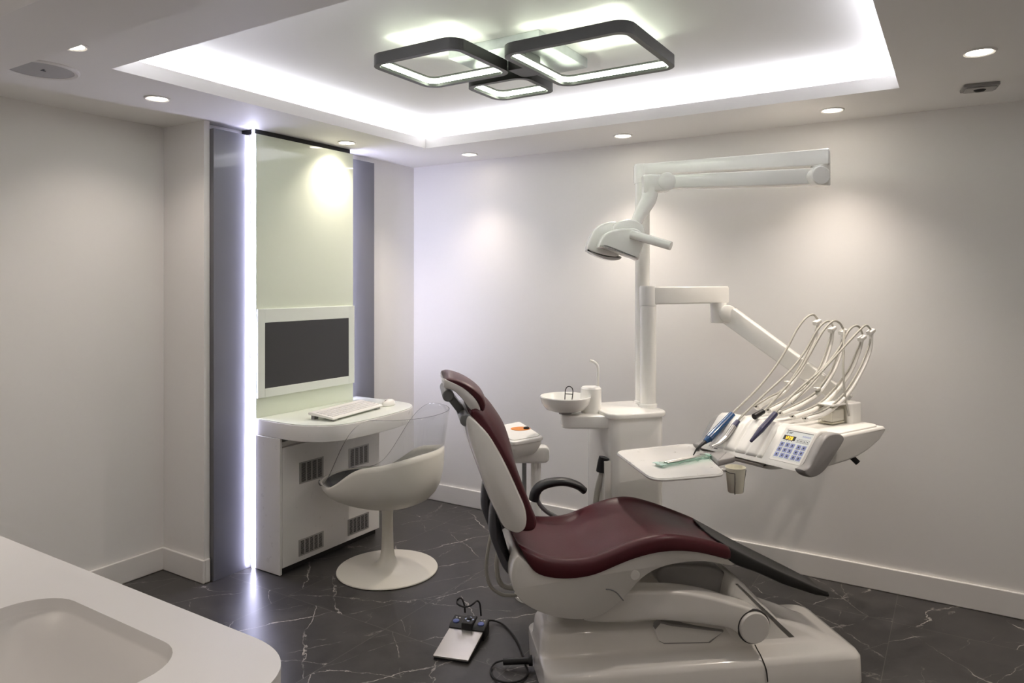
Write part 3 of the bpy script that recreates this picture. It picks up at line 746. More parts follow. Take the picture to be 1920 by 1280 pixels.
P = [tl(imw(u, v, 3.2)) for u, v in ((1131, 876), (1127, 892), (1121, 915), (1117, 945), (1116, 985))]
bm = new(); tube(bm, P, .013, 12, 4); obj('suction_hose', bm, HOSE, t)
g = tl(imw(1130, 870, 3.2))
bm = new(); tube(bm, [tl(imw(1133, 857, 3.2)), tl(imw(1131, 868, 3.2)), tl(imw(1129, 884, 3.2))], lambda q: .024+.004*q, 14, 3); obj('hose_holder', bm, BLACKR, t)
bm = new(); box(bm, -.018, .014, .03, .10, .24, .66); obj('side_rail', bm, WHITEM, t, bevel=.003)
# posts: a front one for the instrument arm and a rear one for the lamp
# wire hook in the bowl
wc = imw(1066, 740, 3.25)
t = thing('wire_hook', 'small black wire hook standing in the white spittoon bowl', 'hook', (wc.x, wc.y, .892))
def rel(p, o): return Vector(p)-Vector(o.location)
P = [rel(imw(u, v, 3.25), t) for u, v in ((1059, 752), (1059.5, 740), (1060.5, 730), (1064, 725), (1069, 724.5), (1073.5, 729), (1074, 738), (1072, 752))]
bm = new(); tube(bm, P, .0022, 8, 4); hk = obj('wire_loop', bm, BLACK, t)
bm = new(); rod(bm, rel(imw(1059.5, 738, 3.25), t), rel(imw(1074, 739, 3.25), t), .0018, n=8); obj('cross_wire', bm, BLACK, t)

# ================================================================== OPERATING LIGHT
pr = imw(1204.5, 756, 3.45)
t = light = thing('operating_light', 'white overhead dental operating light on a folding double arm and tall rear post', 'dental lamp', (pr.x, pr.y, .872))
L_ = lambda p: Vector(p)-Vector(light.location)
def beam(bm, A, B, ha, hb, wa, wb=None, r=.012, ends=True):
    wb = wa if wb is None else wb
    A, B = Vector(A), Vector(B); d = (B-A); dh = Vector((d.x, d.y, 0)).normalized(); sd = Vector((-dh.y, dh.x, 0)); dn = d.normalized(); up = sd.cross(dn)*-1
    if up.z < 0: up = -up
    loops = []
    Lg = d.length; e = min(.008, r)
    for s_, k_ in ((0, .88), (e, 1), (Lg-e, 1), (Lg, .88)):
        q = s_/Lg; h, w = (ha+(hb-ha)*q)*k_, (wa+(wb-wa)*q)*k_
        c = A+dn*s_
        loops.append([c+sd*p.x+up*p.y for p in rrect(-w/2, w/2, -h/2, h/2, min(r, h*.45, w*.45), 4)])
    loft(bm, loops)
    return bm
bm = new(); zt = 2.023-.872; lathe(bm, [(.0001, 0), (.039, 0), (.039, .012), (.0345, .016), (.0345, zt-.09), (.0001, zt-.09)], n=36); obj('post', bm, CREAM, t)
bm = new(); lathe(bm, [(.0001, zt-.092), (.041, zt-.092), (.042, zt-.085), (.042, zt-.01), (.037, zt), (.0001, zt)], n=36); obj('post_cap', bm, CREAM, t)
A = L_(imw(1206, 319.5, 3.45)); B = L_(imw(1556, 295.5, 3.096))
bm = new(); beam(bm, A, B, .055, .070, .075, .08, r=.006); obj('upper_arm', bm, CREAM, t)
A2 = L_(imw(1545, 331, 3.096)); B2 = L_(imw(1245, 342, 3.276))
la_ = None
bm = new(); beam(bm, A2, B2, .072, .060, .060, .055, r=.006); la_ = obj('lower_arm', bm, CREAM, t)
E_ = L_(imw(1543, 330, 3.096))
bm = new(); lathe(bm, [(.0001, -.042), (.036, -.042), (.039, -.038), (.039, .10), (.0001, .10)], (0, 0), 32)
for v in bm.verts: v.co += Vector((*(A+(B-A)*.955)[:2], E_.z))
obj('elbow', bm, CREAM, t)
def ydisc(bm, c, r, h):    # short cylinder facing the camera
    n = 36; f = IM.y
    loft(bm, [[Vector(c)+f*yy+IM.x*(rr*math.cos(2*PI*j/n))+Vector((0, 0, rr*math.sin(2*PI*j/n))) for j in range(n)] for yy, rr in ((-h/2, r-.004), (-h/2+.004, r), (h/2-.004, r), (h/2, r-.004))])
bm = new(); ydisc(bm, L_(imw(1533, 331, 3.07)), .0405, .075); obj('elbow_cap', bm, CREAM, t)
bm = new(); ydisc(bm, L_(imw(1248, 342, 3.27)), .042, .07); beam(bm, L_(imw(1205, 346, 3.27)), L_(imw(1246, 344, 3.27)), .086, .078, .066); obj('wrist', bm, CREAM, t, angle=50)
P = [L_(imw(u, v, d)) for u, v, d in ((1219, 352, 3.27), (1218, 366, 3.27), (1214, 378, 3.26), (1206, 392, 3.24), (1198, 406, 3.22), (1192, 420, 3.2))]
bm = new(); tube(bm, P, lambda q: .036 if q < .35 else .036-.012*(q-.35)/.65, 20, 4); obj('neck', bm, CREAM, t)
HD = Frame(camp(0, 3.15), 32)
def hx2(pts, b): return [(lambda q: (q.x, q.z))(HD.onb(u, v, b)) for u, v in pts]
hd = bpy.data.objects.new('lamp_head', None)
def head_piece(name, pts, y0, y1, r, m, par, hw=None, steps=6):
    o = smooth2(hx2(pts, y0), 3); bm = new(); slab(bm, o, y0, y1, r, ri=min(r, .010), hw=hw, steps=steps)
    for v in bm.verts: v.co = L_(HD.o+HD.x*v.co.x+HD.y*v.co.y+Vector((0, 0, v.co.z)))
    return obj(name, bm, m, par, angle=60)
hh = head_piece('lamp_head', [(1122, 463), (1131, 442), (1143, 433), (1164, 428), (1190, 427), (1204, 434), (1210, 446), (1206, 463), (1198, 486), (1188, 484), (1168, 477), (1150, 469), (1136, 464)], -.075, .02, .02, CREAM, t)
head_piece('far_wing', [(1101, 467), (1106, 446), (1118, 427), (1134, 417), (1152, 414), (1163, 420), (1166, 440), (1164, 470), (1158, 482), (1140, 481), (1120, 476)], .03, .14, .03, CREAM, hh)
head_piece('yoke', [(1150, 424), (1164, 413), (1186, 410), (1203, 418), (1211, 432), (1206, 445), (1180, 446), (1155, 440)], -.03, .10, .025, CREAM, hh)
head_piece('reflector', [(1101, 467), (1120, 474), (1140, 479), (1158, 479), (1166, 482), (1160, 487), (1142, 487), (1120, 480), (1106, 473)], .036, .13, .006, GLOSSG, hh)
bm = new(); rod(bm, L_(imw(1184, 439, 3.07)), L_(imw(1258, 461, 2.98)), .0195, .0185, 22); obj('handle', bm, CREAM, hh)

# ================================================================== ASSISTANT'S ELEMENT
ac = imw(1005, 975, 3.32)
t = thing('assistant_tray_stand', 'cream assistant tray stand on a post behind the backrest', 'tray stand', (ac.x, ac.y, 0))
A_ = lambda p: Vector(p)-Vector(t.location)
pl = [A_(onz(u, v, .76)) for u, v in ((916, 800), (975, 788), (1021, 817), (960, 828))]
bm = new(); plate(bm, roundpoly([(p.x, p.y) for p in pl], .035), .738, .757, r=.006); tp_ = obj('tray_top', bm, CREAM, t)
cx_, cy_ = sum(p.x for p in pl)/4, sum(p.y for p in pl)/4
bm = new(); plate(bm, roundpoly([(cx_+(p.x-cx_)*.88, cy_+(p.y-cy_)*.88) for p in pl], .03), .757, .7605, r=.002); obj('tray_mat', bm, WHITEM, tp_)
bm = new()
rp = roundpoly([(p.x, p.y) for p in pl], .035)
loft(bm, [[Vector((cx_+(p.x-cx_)*k_, cy_+(p.y-cy_)*k_, z)) for p in rp] for k_, z in ((.70, .672), (.78, .685), (.95, .722), (.96, .738))]); obj('tray_body', bm, CREAM, t)
e1, e2 = A_(imw(1008, 842, 3.32)), A_(imw(935, 852, 3.32))
bm = new(); dv = (e2-e1); dv.z = 0; ln = dv.length; dx = dv/ln; dy = Vector((-dx.y, dx.x, 0))
ol = roundpoly([(-.055, -.06), (ln, -.06), (ln, .06), (-.055, .06)], .05)
plate(bm, [((e1+dx*p.x+dy*p.y).x, (e1+dx*p.x+dy*p.y).y) for p in ol], .625, .694, r=.02); obj('support_arm', bm, CREAM, t)
bm = new(); lathe(bm, [(.0001, 0), (.10, 0), (.10, .012), (.03, .03), (.024, .06), (.0235, .63), (.0001, .63)], n=28); obj('post', bm, CREAM, t)
g = A_(imw(983, 880, 3.40))
bm = new(); lathe(bm, [(.0001, .02), (.011, .02), (.011, .64), (.0001, .64)], (g.x, g.y), 16); obj('inner_post', bm, GREYM, t)
oc = onz(976, 803.5, .7605)
t = thing('orange_paper_disc', 'flat orange oval card lying on the assistant tray', 'card', (oc.x, oc.y, .7607), 62)
bm = new(); lathe(bm, [(.0001, 0), (1, 0), (1, .0012), (.0001, .0012)], n=40)
for v in bm.verts: v.co.x *= .048; v.co.y *= .043
obj('card', bm, ORANGE, t)
rc = onz(987, 801, .768)
t = thing('black_ring', 'small black ring on the orange oval card', 'ring', (rc.x, rc.y, .7621))
bm = new(); lathe(bm, [(.007, 0), (.014, 0), (.0145, .004), (.012, .008), (.007, .008), (.006, .004), (.007, 0)], n=28); obj('ring_body', bm, BLACKR, t)

# ================================================================== INSTRUMENT DELIVERY UNIT
KO = camp(1.07, 2.65)
CO = Frame(KO, 66)                       # local x = depth of the console, y = along the row of instruments (away)
fp = imw(1215, 763, 3.365)
t = deliv = thing('instrument_delivery_unit', 'white dental instrument console with keypad and looping hoses on a jointed arm', 'instrument unit', (fp.x, fp.y, .872))
DV = lambda p: Vector(p)-Vector(deliv.location)
def cw(x, y, z): return CO.o+CO.x*x+CO.y*y+Vector((0, 0, z))       # console local -> world
def cshift(bm):
    for v in bm.verts: v.co = DV(cw(*v.co))
    return bm
zt = 1.345-.872
bm = new(); lathe(bm, [(.0001, 0), (.043, 0), (.043, .012), (.038, .016), (.038, zt), (.0001, zt)], n=40); obj('post', bm, CREAM, t)
EL = imw(1217, 558, 3.365)
bm = new(); lathe(bm, [(.0001, zt+.002), (.041, zt+.002), (.041, zt+.085), (.036, zt+.093), (.0001, zt+.093)], n=40)
beam(bm, DV((EL.x, EL.y, 1.392)), DV(imw(1358, 552, 3.56)), .082, .084, .078, .076, r=.008); obj('horizontal_arm', bm, CREAM, t, angle=50)
jc = imw(1347, 586, 3.54)
bm = new(); lathe(bm, [(.0001, -.05), (.036, -.05), (.04, -.044), (.04, .05), (.0001, .05)], (0, 0), 32)
for v in bm.verts: v.co += DV(jc)
P = DV(imw(1362, 588, 3.52)); ydisc(bm, P, .043, .074); obj('arm_joint', bm, CREAM, t, angle=50)
SA, SB = imw(1366, 590, 3.52), imw(1590, 753, 3.24)
bm = new(); beam(bm, DV(SA), DV(SB), .090, .074, .064, .062, r=.007); obj('sloping_arm', bm, CREAM, t)
# console body
nose = [(-.004, .750), (.004, .764), (.06, .82), (.115, .875), (.14, .886), (.18, .882), (.225, .866), (.26, .853), (.595, .851), (.604, .842), (.602, .832), (.56, .80), (.472, .768), (.40, .752), (.318, .744), (.20, .740), (.113, .741), (.04, .738)]
bm = new(); slab(bm, nose, .006, .485, .012); obj('console_body', cshift(bm), WHITEM, t, angle=40)
bm = new(); plate(bm, rrect(.255, .585, .02, .47, .04), .848, .8585, r=.004); obj('top_cover', cshift(bm), WHITEM, t)
# grey end brackets
gb = [(-.016, .765), (-.010, .750), (.012, .736), (.040, .728), (.083, .731), (.128, .748), (.184, .790), (.240, .834), (.246, .853), (.232, .866), (.207, .874), (.175, .877), (.145, .875), (.120, .866), (.098, .850), (.063, .815), (.028, .778), (.004, .768)]
for y0 in (-.024, .470):
    bm = new(); slab(bm, smooth2(gb, 3), y0, y0+.040, .012, ri=.007, steps=5); obj('end_bracket', cshift(bm), GREYP, t, angle=60)['label'] = 'grey end bracket'
# silicone instrument pad, lying on the sloped front
S2 = math.sqrt(.5)
def face(s_, y, h): return Vector((-.002+s_*S2-h*S2, y, .755+s_*S2+h*S2))      # s along the slope, h above it
def facebox(bm, s0, s1, y0, y1, h0, h1, mi=0):
    vs = [bm.verts.new(face(s_, y, h)) for h in (h0, h1) for s_, y in ((s0, y0), (s1, y0), (s1, y1), (s0, y1))]
    for f in ((0,3,2,1),(4,5,6,7),(0,1,5,4),(1,2,6,5),(2,3,7,6),(3,0,4,7)): bm.faces.new([vs[i] for i in f]).material_index = mi
    return bm
bm = new(); rows = []
NY, NSS = 56, 12
for j in range(NSS+1):
    row = []
    for i in range(NY+1):
        y = .172+.268*i/NY; s_ = .012+.175*j/NSS
        wv = max(0, math.cos(2*PI*(y-.20)/.0535))**3
        fade = 1-sstep(.55, .95, j/NSS)*.6
        edge = min(1, i/2, (NY-i)/2, (j+.3)/1.4)
        h = (.007-.0060*wv*fade)*edge+.0015
        p = face(s_, y, h)
        if j > NSS-3: p = p+Vector((.010*(j-NSS+3)/3, 0, -.004*(j-NSS+3)/3))
        row.append(p)
    rows.append(row)
vv = [[bm.verts.new(p) for p in r] for r in rows]
for a, b in zip(vv[:-1], vv[1:]):
    for i in range(NY): bm.faces.new((a[i], a[i+1], b[i+1], b[i]))
obj('instrument_pad', cshift(bm), TULIP if False else mat('silicone_pad', (.80, .785, .75), .45, noise=.01), t, solid=.004, angle=70)
bm = new()
for y in (.20+.0535*k_ for k_ in range(5)): pass
# keypad
KY0, KY1, KS0, KS1 = .016, .134, .030, .163
bm = new(); facebox(bm, KS0-.012, KS1+.010, KY0-.004, KY1+.010, .0005, .0030); kp = obj('keypad', cshift(bm), WHITEM, t, bevel=.002)
def kq(a, b): return KY1-(KY1-KY0)*a, KS1-(KS1-KS0)*b            # a: 0 left .. 1 right, b: 0 top .. 1 bottom
def krect(bm, a0, a1, b0, b1, h0, h1, mi=0):
    ya, sa = kq(a0, b0); yb, sb = kq(a1, b1); return facebox(bm, min(sa, sb), max(sa, sb), min(ya, yb), max(ya, yb), h0, h1, mi)
obj('keypad_film', cshift(krect(new(), 0, 1, 0, 1, .0028, .0034)), BTNBG, kp)
obj('top_line', cshift(krect(new(), .03, 1, .0, .018, .0034, .0038)), INK, kp)
obj('display', cshift(krect(new(), .02, .46, .19, .345, .0034, .0040)), BLACK, kp)
def seg7(ch, a0, b0, w_, h_, bm, h):
    th = w_*.22; on = {'1': 'bc', '2': 'abged', '8': 'abcdefg'}[ch]
    R_ = {'a': (0, w_, 0, th), 'd': (0, w_, h_-th, h_), 'g': (0, w_, h_/2-th/2, h_/2+th/2), 'b': (w_-th, w_, 0, h_/2), 'c': (w_-th, w_, h_/2, h_), 'f': (0, th, 0, h_/2), 'e': (0, th, h_/2, h_)}
    for c in on:
        x0, x1, y0, y1 = R_[c]; krect(bm, a0+x0, a0+x1, b0+y0, b0+y1, h, h+.0004)
bm = new()
for i, ch in enumerate('1228'): seg7(ch, .075+i*.078, .215, .052, .105, bm, .0040)
obj('digits', cshift(bm), AMBER, kp)
bm = new(); seg7('2', .055, .055, .045, .075, bm, .0034)
krect(bm, .13, .27, .062, .078, .0034, .0037); krect(bm, .13, .24, .095, .111, .0034, .0037)
obj('maker_mark', cshift(bm), INK, kp)
bm = new()
for i in range(11): krect(bm, .66+i*.027, .66+i*.027+.014, .105+.006*(i % 3), .165-.005*(i % 2), .0034, .0037)
obj('blue_lettering', cshift(bm), INKB, kp)
bm = new()
for i in range(4): krect(bm, .52+i*.115, .52+i*.115+.10, .24, .37, .0034, .0036, 0)
obj('indicator_frames', cshift(bm), GREYP, kp)
bm = new()
for i in range(4): krect(bm, .53+i*.115, .53+i*.115+.08, .255, .355, .0036, .0038, 0); 
obj('indicator_fields', cshift(bm), BTNBG, kp)
for i in range(4):
    obj('indicator_mark', cshift(krect(new(), .555+i*.115, .555+i*.115+.03, .285, .33, .0038, .0040)), INK, kp)
    obj('scale_mark', cshift(krect(new(), .08+i*.09, .105+i*.09, .365, .385, .0034, .0038)), INK, kp)
for r_ in range(3):
    for a in (.02, .225, .405, .635, .82):
        bm = new(); b0 = .44+r_*.185; krect(bm, a, a+.145, b0, b0+.145, .0034, .0044); bt = obj('key_button', cshift(bm), BTN, kp)
        bm = new(); krect(bm, a+.05, a+.10, b0+.05, b0+.10, .0044, .0046); krect(bm, a+.065, a+.08, b0+.03, b0+.115, .0044, .0046); obj('key_mark', cshift(bm), INK, bt)
# underside carrier, tray arm, knob
bm = new(); slab(bm, smooth2([(.035, .745), (.03, .728), (.06, .712), (.13, .704), (.25, .707), (.36, .724), (.40, .745)], 3), .17, .45, .02, ri=.008); obj('carrier', cshift(bm), CREAM, t, angle=60)
bm = new(); P = [CO.loc(onz(u, v, z)) for u, v, z in ((1597, 850, .755), (1606, 852, .755))]
rod(bm, (.395, .05, .757), (.415, .02, .722), .0105, .0115); obj('lock_knob', cshift(bm), BLACKR, t)
bm = new(); plate(bm, rrect(.50, .592, .10, .20, .02), .85, .942, r=.006); obj('arm_socket', cshift(bm), CREAM, t)
# whip arms with hoses
WQ = [.36, .30, .245, .19, .13]
ARM = [[(1419, 764), (1440, 751), (1472, 733), (1502, 692), (1525, 645), (1533, 604)],
       [(1441, 770), (1480, 750), (1515, 726), (1541, 690), (1557, 645), (1561, 617)],
       [(1464, 776), (1505, 757), (1534, 737), (1560, 700), (1576, 660), (1581, 622)],
       [(1487, 782), (1530, 765), (1562, 738), (1592, 700), (1609, 662), (1617, 634)],
       [(1511, 786), (1550, 772), (1585, 742), (1612, 700), (1630, 658), (1634, 622)]]
for i, (pts, q) in enumerate(zip(ARM, WQ)):
    P = [DV(CO.o+CO.x*p.x+CO.y*p.y+Vector((0, 0, p.z))) for p in (CO.onb(u, v, q) for u, v in pts)]
    bm = new(); tube(bm, P, lambda k_: .0145-.0055*k_, 12, 6, squash=.75); wa = obj('whip_arm', bm, mat('whip_arm_plastic', (.80, .785, .745), .3, noise=.01), t, angle=60)
    tip = P[-1]
    bm = new(); beam(bm, tip+CO.x*-.022+Vector((0, 0, -.006)), tip+CO.x*.014+Vector((0, 0, .008)), .020, .016, .026, r=.005); obj('hose_clip', bm, WHITEM, wa)
    # return hose running down the back of the arm
    bm = new(); tube(bm, [tip+CO.x*.006+Vector((0, 0, .004))]+[p+CO.x*-.010+Vector((0, 0, .012)) for p in P[-2:1:-1]]+[P[1]+Vector((0, 0, .013)), P[0]+CO.x*-.02+Vector((0, 0, .006))], .0040, 8, 5); obj('return_hose', bm, HOSE, wa)
    if i in (0, 1, 2):
        m_ = P[2]+(P[3]-P[2])*(.2-.1*i)
        bm = new(); beam(bm, m_+CO.x*-.022+Vector((0, 0, .020)), m_+CO.x*.008+Vector((0, 0, .020)), .012, .012, .022, r=.004); obj('guide_clip', bm, WHITEM, wa)
    s0 = P[0]+CO.x*-.012+Vector((0, 0, .003)); bm = new(); box(bm, -.007, .007, -.004, .004, 0, .005, 0, Matrix.Translation(s0)); obj('slot_marker', bm, BLACK, wa)
def hose(pts, qa, qb, r=.0046):
    n = len(pts); out = []
    for k_, (u, v) in enumerate(pts):
        p = CO.onb(u, v, qa+(qb-qa)*k_/(n-1)); out.append(DV(CO.o+CO.x*p.x+CO.y*p.y+Vector((0, 0, p.z))))
    bm = new(); tube(bm, out, r, 10, 5); return bm
# handpieces: things of their own, each with its hose
def handpiece(name, label, segs, pts, q0, q1):
    p0 = CO.onb(*segs[0][0], q0); w0 = cw(p0.x, p0.y, p0.z)
    h = thing(name, label, 'handpiece', (w0.x, w0.y, w0.z))
    first = None
    for (pa, pb, ra, rb, m_, nm) in [(s_[0], s_[1], s_[2], s_[3], s_[4], s_[5]) for s_ in segs]:
        pm = [CO.onb(*p_, q0) for p_ in (pa if isinstance(pa[0], tuple) else (pa, pb))]
        P = [cw(p.x, p.y, p.z)-w0 for p in pm]
        bm = new(); tube(bm, P, lambda k_: ra+(rb-ra)*k_, 18, 4 if len(P) > 2 else 1); obj(nm, bm, m_, h, angle=50)
    n = len(pts); out = []
    for k_, (u, v) in enumerate(pts):
        p = CO.onb(u, v, q0+(q1-q0)*k_/(n-1)); out.append(cw(p.x, p.y, p.z)-w0)
    bm = new(); tube(bm, out, .0048, 10, 5); obj('hose', bm, HOSE, h, angle=60)
    return h
handpiece('air_water_syringe', 'blue sleeved syringe with curved black nozzle, leftmost on the instrument console', [
    ((1373, 777), (1329, 822), .0155, .0165, BLUE, 'blue_sleeve'), ((1331, 820), (1322, 828), .0165, .010, BLUE, 'sleeve_end')], 
    [(1371, 779), (1374, 774), (1419, 730), (1451, 691), (1475, 654), (1494, 618), (1510, 597), (1524, 589.5), (1533, 598)], .415, .365)
h = bpy.data.objects['air_water_syringe']; w0 = Vector(h.location)
P = [(lambda p: cw(p.x, p.y, p.z)-w0)(CO.onb(u, v, .415)) for u, v in ((1325, 826), (1317, 832), (1310, 838), (1305, 844), (1300, 853))]
bm = new(); tube(bm, P, lambda k_: .0088-.0066*k_, 12, 4); obj('nozzle', bm, BLACKR, h)
handpiece('metal_handpiece', 'polished metal dental handpiece with a small angled head lying beside the blue syringe', [
    ((1384, 790), (1376, 799), .0115, .012, NAVY, 'collar'), ((1377, 798), (1362, 819), .0118, .0105, STEEL, 'grip'), ((1362, 819), (1346, 833), .0098, .0065, STEEL, 'neck'), ((1346, 832), (1334, 838), .0062, .0075, STEEL, 'head')],
    [(1383, 791), (1391, 780), (1435, 738), (1481, 695), (1511, 656), (1530, 622), (1545, 605), (1556, 602.5), (1562, 612)], .365, .30)
h = bpy.data.objects['metal_handpiece']; w0 = Vector(h.location)
P = [(lambda p: cw(p.x, p.y, p.z)-w0)(CO.onb(u, v, .36)) for u, v in ((1335, 837), (1339, 840), (1345, 841))]
bm = new(); tube(bm, P, .0016, 8, 2); obj('bur', bm, BLACK, h)
handpiece('black_hose_connector', 'short black hose coupling without instrument resting on the console pad', [
    ((1431, 771), (1414, 781), .0105, .0125, BLACKR, 'coupling')],
    [(1429, 772), (1434, 769), (1466, 734), (1500, 694), (1527, 648), (1545, 618), (1562, 602), (1574, 605), (1581, 616)], .29, .245)
handpiece('ultrasonic_scaler', 'dark navy pen-shaped scaler handpiece lying between the black coupling and the keypad', [
    ((1454, 775), (1427, 805), .0115, .0125, NAVY, 'body'), ((1427, 805), (1408, 827), .0125, .0062, NAVY, 'tip_sleeve')],
    [(1453, 776), (1459, 768), (1498, 729), (1543, 690), (1572, 655), (1590, 622), (1602, 611), (1611, 613), (1617, 626)], .215, .19)
bm = hose([(1484, 756), (1517, 722), (1560, 675), (1592, 640), (1616, 615), (1625, 610), (1634, 619)], .15, .13); obj('spare_hose', bm, HOSE, t)
bm = hose([(1583, 618), (1582, 650), (1581, 690), (1584, 740), (1592, 780)], .20, .10); obj('supply_hose', bm, HOSE, t)
# bur box on the console
bc_ = onz(1557, 795, .8587); 
t = thing('clear_bur_box', 'small clear acrylic box with white lid on the right of the instrument console', 'box', (bc_.x, bc_.y, .8587), 66)
b2 = CO.loc(bc_)
t.location = cw(.445, .150, .8587)
CLR = thin_clear('clear_box', (.955, .95, .93), .9)
bm = new()
for a in ((-.052, .052, -.034, -.0315, 0, .078), (-.052, .052, .0315, .034, 0, .078), (-.052, -.0495, -.0315, .0315, 0, .078), (.0495, .052, -.0315, .0315, 0, .078), (-.0495, .0495, -.0315, .0315, 0, .003)): box(bm, *a)
obj('clear_walls', bm, CLR, t)
obj('lid', box(new(), -.0535, .0535, -.0355, .0355, .0785, .086), WHITEM, t, bevel=.003)
bm = new(); box(bm, -.044, .044, -.026, .026, .012, .062); obj('inner_block', bm, WHITEM, t, bevel=.004)
obj('inner_tray', box(new(), -.044, .044, -.027, .027, .0035, .009), CUPM, t)

# ------------------------------------------------------------------ instrument tray with cup and pouch
ZT = .742
tp = [onz(u, v, ZT) for u, v in ((1152, 844), (1224, 898), (1362, 886.5), (1301, 829))]
tc = sum(tp, Vector())/4
t = thing('instrument_tray', 'flat white rounded tray held out in front of the instrument console', 'tray', (tc.x, tc.y, ZT-.014))
ol = roundpoly([(p.x-tc.x, p.y-tc.y) for p in tp], [.05, .07, .05, .06], 7)
bm = new(); plate(bm, ol, 0, .010, r=.0045); tb = obj('tray_base', bm, WHITE, t)
bm = new(); tube(bm, [Vector((p.x*.975, p.y*.975, .0095)) for p in ol], .0035, 8, 1, closed=True); obj('rim', bm, WHITE, t)
T_ = lambda p: Vector(p)-Vector(t.location)
bm = new(); A, B = onz(1334, 862, .748), onz(1376, 852, .748)
pp = [onz(u, v, .752) for u, v in ((1330, 851), (1368, 845), (1379, 858), (1346, 866))]
plate(bm, roundpoly([(p.x-t.location.x, p.y-t.location.y) for p in pp], .012), .006, .030, r=.005); obj('tray_arm', bm, GREYP, t)
cu = onz(1379, 877, .742)
t = thing('paper_cup', 'cream paper cup in a thin black wire holder at the corner of the white tray', 'cup', (cu.x, cu.y, .650))
bm = new(); lathe(bm, [(.0001, 0), (.0275, 0), (.029, .006), (.0375, .094), (.039, .0955), (.0375, .097), (.0362, .094), (.0275, .010), (.0001, .006)], n=40); obj('cup_body', bm, CUPM, t)
bm = new(); rt, fw = Vector((RX, RY, 0)), Vector((FX, FY, 0))
P = [rt*-.040+Vector((0, 0, .082))-fw*.006, rt*-.030-fw*.026+Vector((0, 0, .079)), rt*-.013-fw*.0345+Vector((0, 0, .079)), rt*-.012-fw*.033+Vector((0, 0, .04)), rt*-.012-fw*.0285+Vector((0, 0, -.001)), rt*.006+Vector((0, 0, -.003)), rt*.030+Vector((0, 0, -.001)), rt*.034+Vector((0, 0, .04)), rt*.0405+Vector((0, 0, .085))]
tube(bm, P, .0012, 6, 1); obj('wire_holder', bm, BLACK, t)
P = [rt*-.055+Vector((0, 0, .085)), rt*-.037+Vector((0, 0, .082))]
bm = new(); beam(bm, P[0], P[1], .012, .012, .012, r=.003); obj('holder_clip', bm, WHITE, t)
# pouch with instruments
pa, pb = onz(1232, 873, ZT), onz(1336, 857, ZT)
dx = (pb-pa).normalized(); ang = math.degrees(math.atan2(dx.y, dx.x))
pm = (pa+pb)/2; Lh = (pb-pa).length/2
t = thing('sterile_pouch', 'crumpled translucent mint pouch lying on the white tray', 'pouch', (pm.x, pm.y, ZT+.0005), ang)
bm = new(); rr_ = random.Random(3)
g_ = [[bm.verts.new(Vector((-Lh+2*Lh*i/22+.004*math.sin(j*1.3), (-.026+.052*j/8)*(1 if 2 < i < 19 else 1.12), .0015+.0035*abs(math.sin(i*.9+j*.7))*(1+.8*(i > 18))+rr_.random()*.002+(.006 if i > 19 and 2 < j < 6 else 0)))) for j in range(9)] for i in range(23)]
for i in range(22):
    for j in range(8): bm.faces.new((g_[i][j], g_[i+1][j], g_[i+1][j+1], g_[i][j+1]))
obj('pouch_film', bm, thin_clear('pouch_film_clear', (.80, .93, .88), .9), t, solid=.0004)
for x0, x1 in ((-Lh, -Lh+.026), (Lh-.022, Lh)):
    bm = new(); g_ = [[bm.verts.new(Vector((x0+(x1-x0)*i/6, (-.026+.052*j/8)*1.1, .0030+.005*abs(math.sin(i*1.1+j*.8))+.004*(x0 > 0)))) for j in range(9)] for i in range(7)]
    for i in range(6):
        for j in range(8): bm.faces.new((g_[i][j], g_[i+1][j], g_[i+1][j+1], g_[i][j+1]))
    obj('sealed_end', bm, MINT, t, solid=.0006)
for nm, lab, y0, y1, tipdir in (('dental_probe', 'slim steel probe inside the mint pouch, nearer the tray front', -.012, .002, 1), ('dental_mirror', 'steel mouth mirror inside the mint pouch beside the probe', .004, .012, 0)):
    it = thing(nm, lab, 'dental instrument', (pm.x, pm.y, ZT+.005), ang)
    bm = new(); tube(bm, [(-Lh*.72, y0, .003), (-Lh*.2, (y0+y1)/2, .004), (Lh*.35, y1, .005)], lambda k_: .0042-.001*abs(k_-.5), 10, 4); obj('handle', bm, STEEL, it)
    if tipdir:
        bm = new(); tube(bm, [(Lh*.35, y1, .005), (Lh*.5, y1+.002, .006), (Lh*.62, y1+.003, .008), (Lh*.66, y1+.003, .014)], lambda k_: .0026-.0018*k_, 8, 4); obj('probe_tip', bm, STEEL, it)
    else:
        bm = new(); tube(bm, [(Lh*.35, y1, .005), (Lh*.5, y1, .006), (Lh*.62, y1, .008)], .0018, 8, 3); lathe(bm, [(.0001, .008), (.010, .008), (.0105, .010), (.0001, .0105)], (Lh*.70, y1), 24); obj('mirror_head', bm, STEEL, it)

# ================================================================== FOOT CONTROL ON THE FLOOR
f0, f1 = onz(841, 1172, .045), onz(908, 1181, .045)
dx = (f1-f0); dx.z = 0; ang = math.degrees(math.atan2(dx.y, dx.x)); WB = dx.length
fe = onz(817, 1231, .012); 
t = thing('foot_control', 'dental foot control with metal pedal plate and blue buttons on the floor', 'foot control', (f0.x, f0.y, 0), ang)
FCF = Frame((f0.x, f0.y), ang)
q = FCF.loc(fe); q2 = FCF.loc(onz(891, 1240, .012)); PL = -(q.y+q2.y)/2
bk = FCF.loc(onz(845, 1150, .060)); BD = bk.y
bm = new(); slab(bm, [(0, 0), (BD, 0), (BD, .058), (.012, .050), (0, .040)], 0, WB, .005, steps=3)
for v in bm.verts: v.co = Vector((v.co.y, v.co.x, v.co.z))
hb = obj('control_bar', bm, BLACKR, t, angle=35)
def bt(x, y): return Vector((x, y, .050+.008*(y-.012)/(BD-.012)))
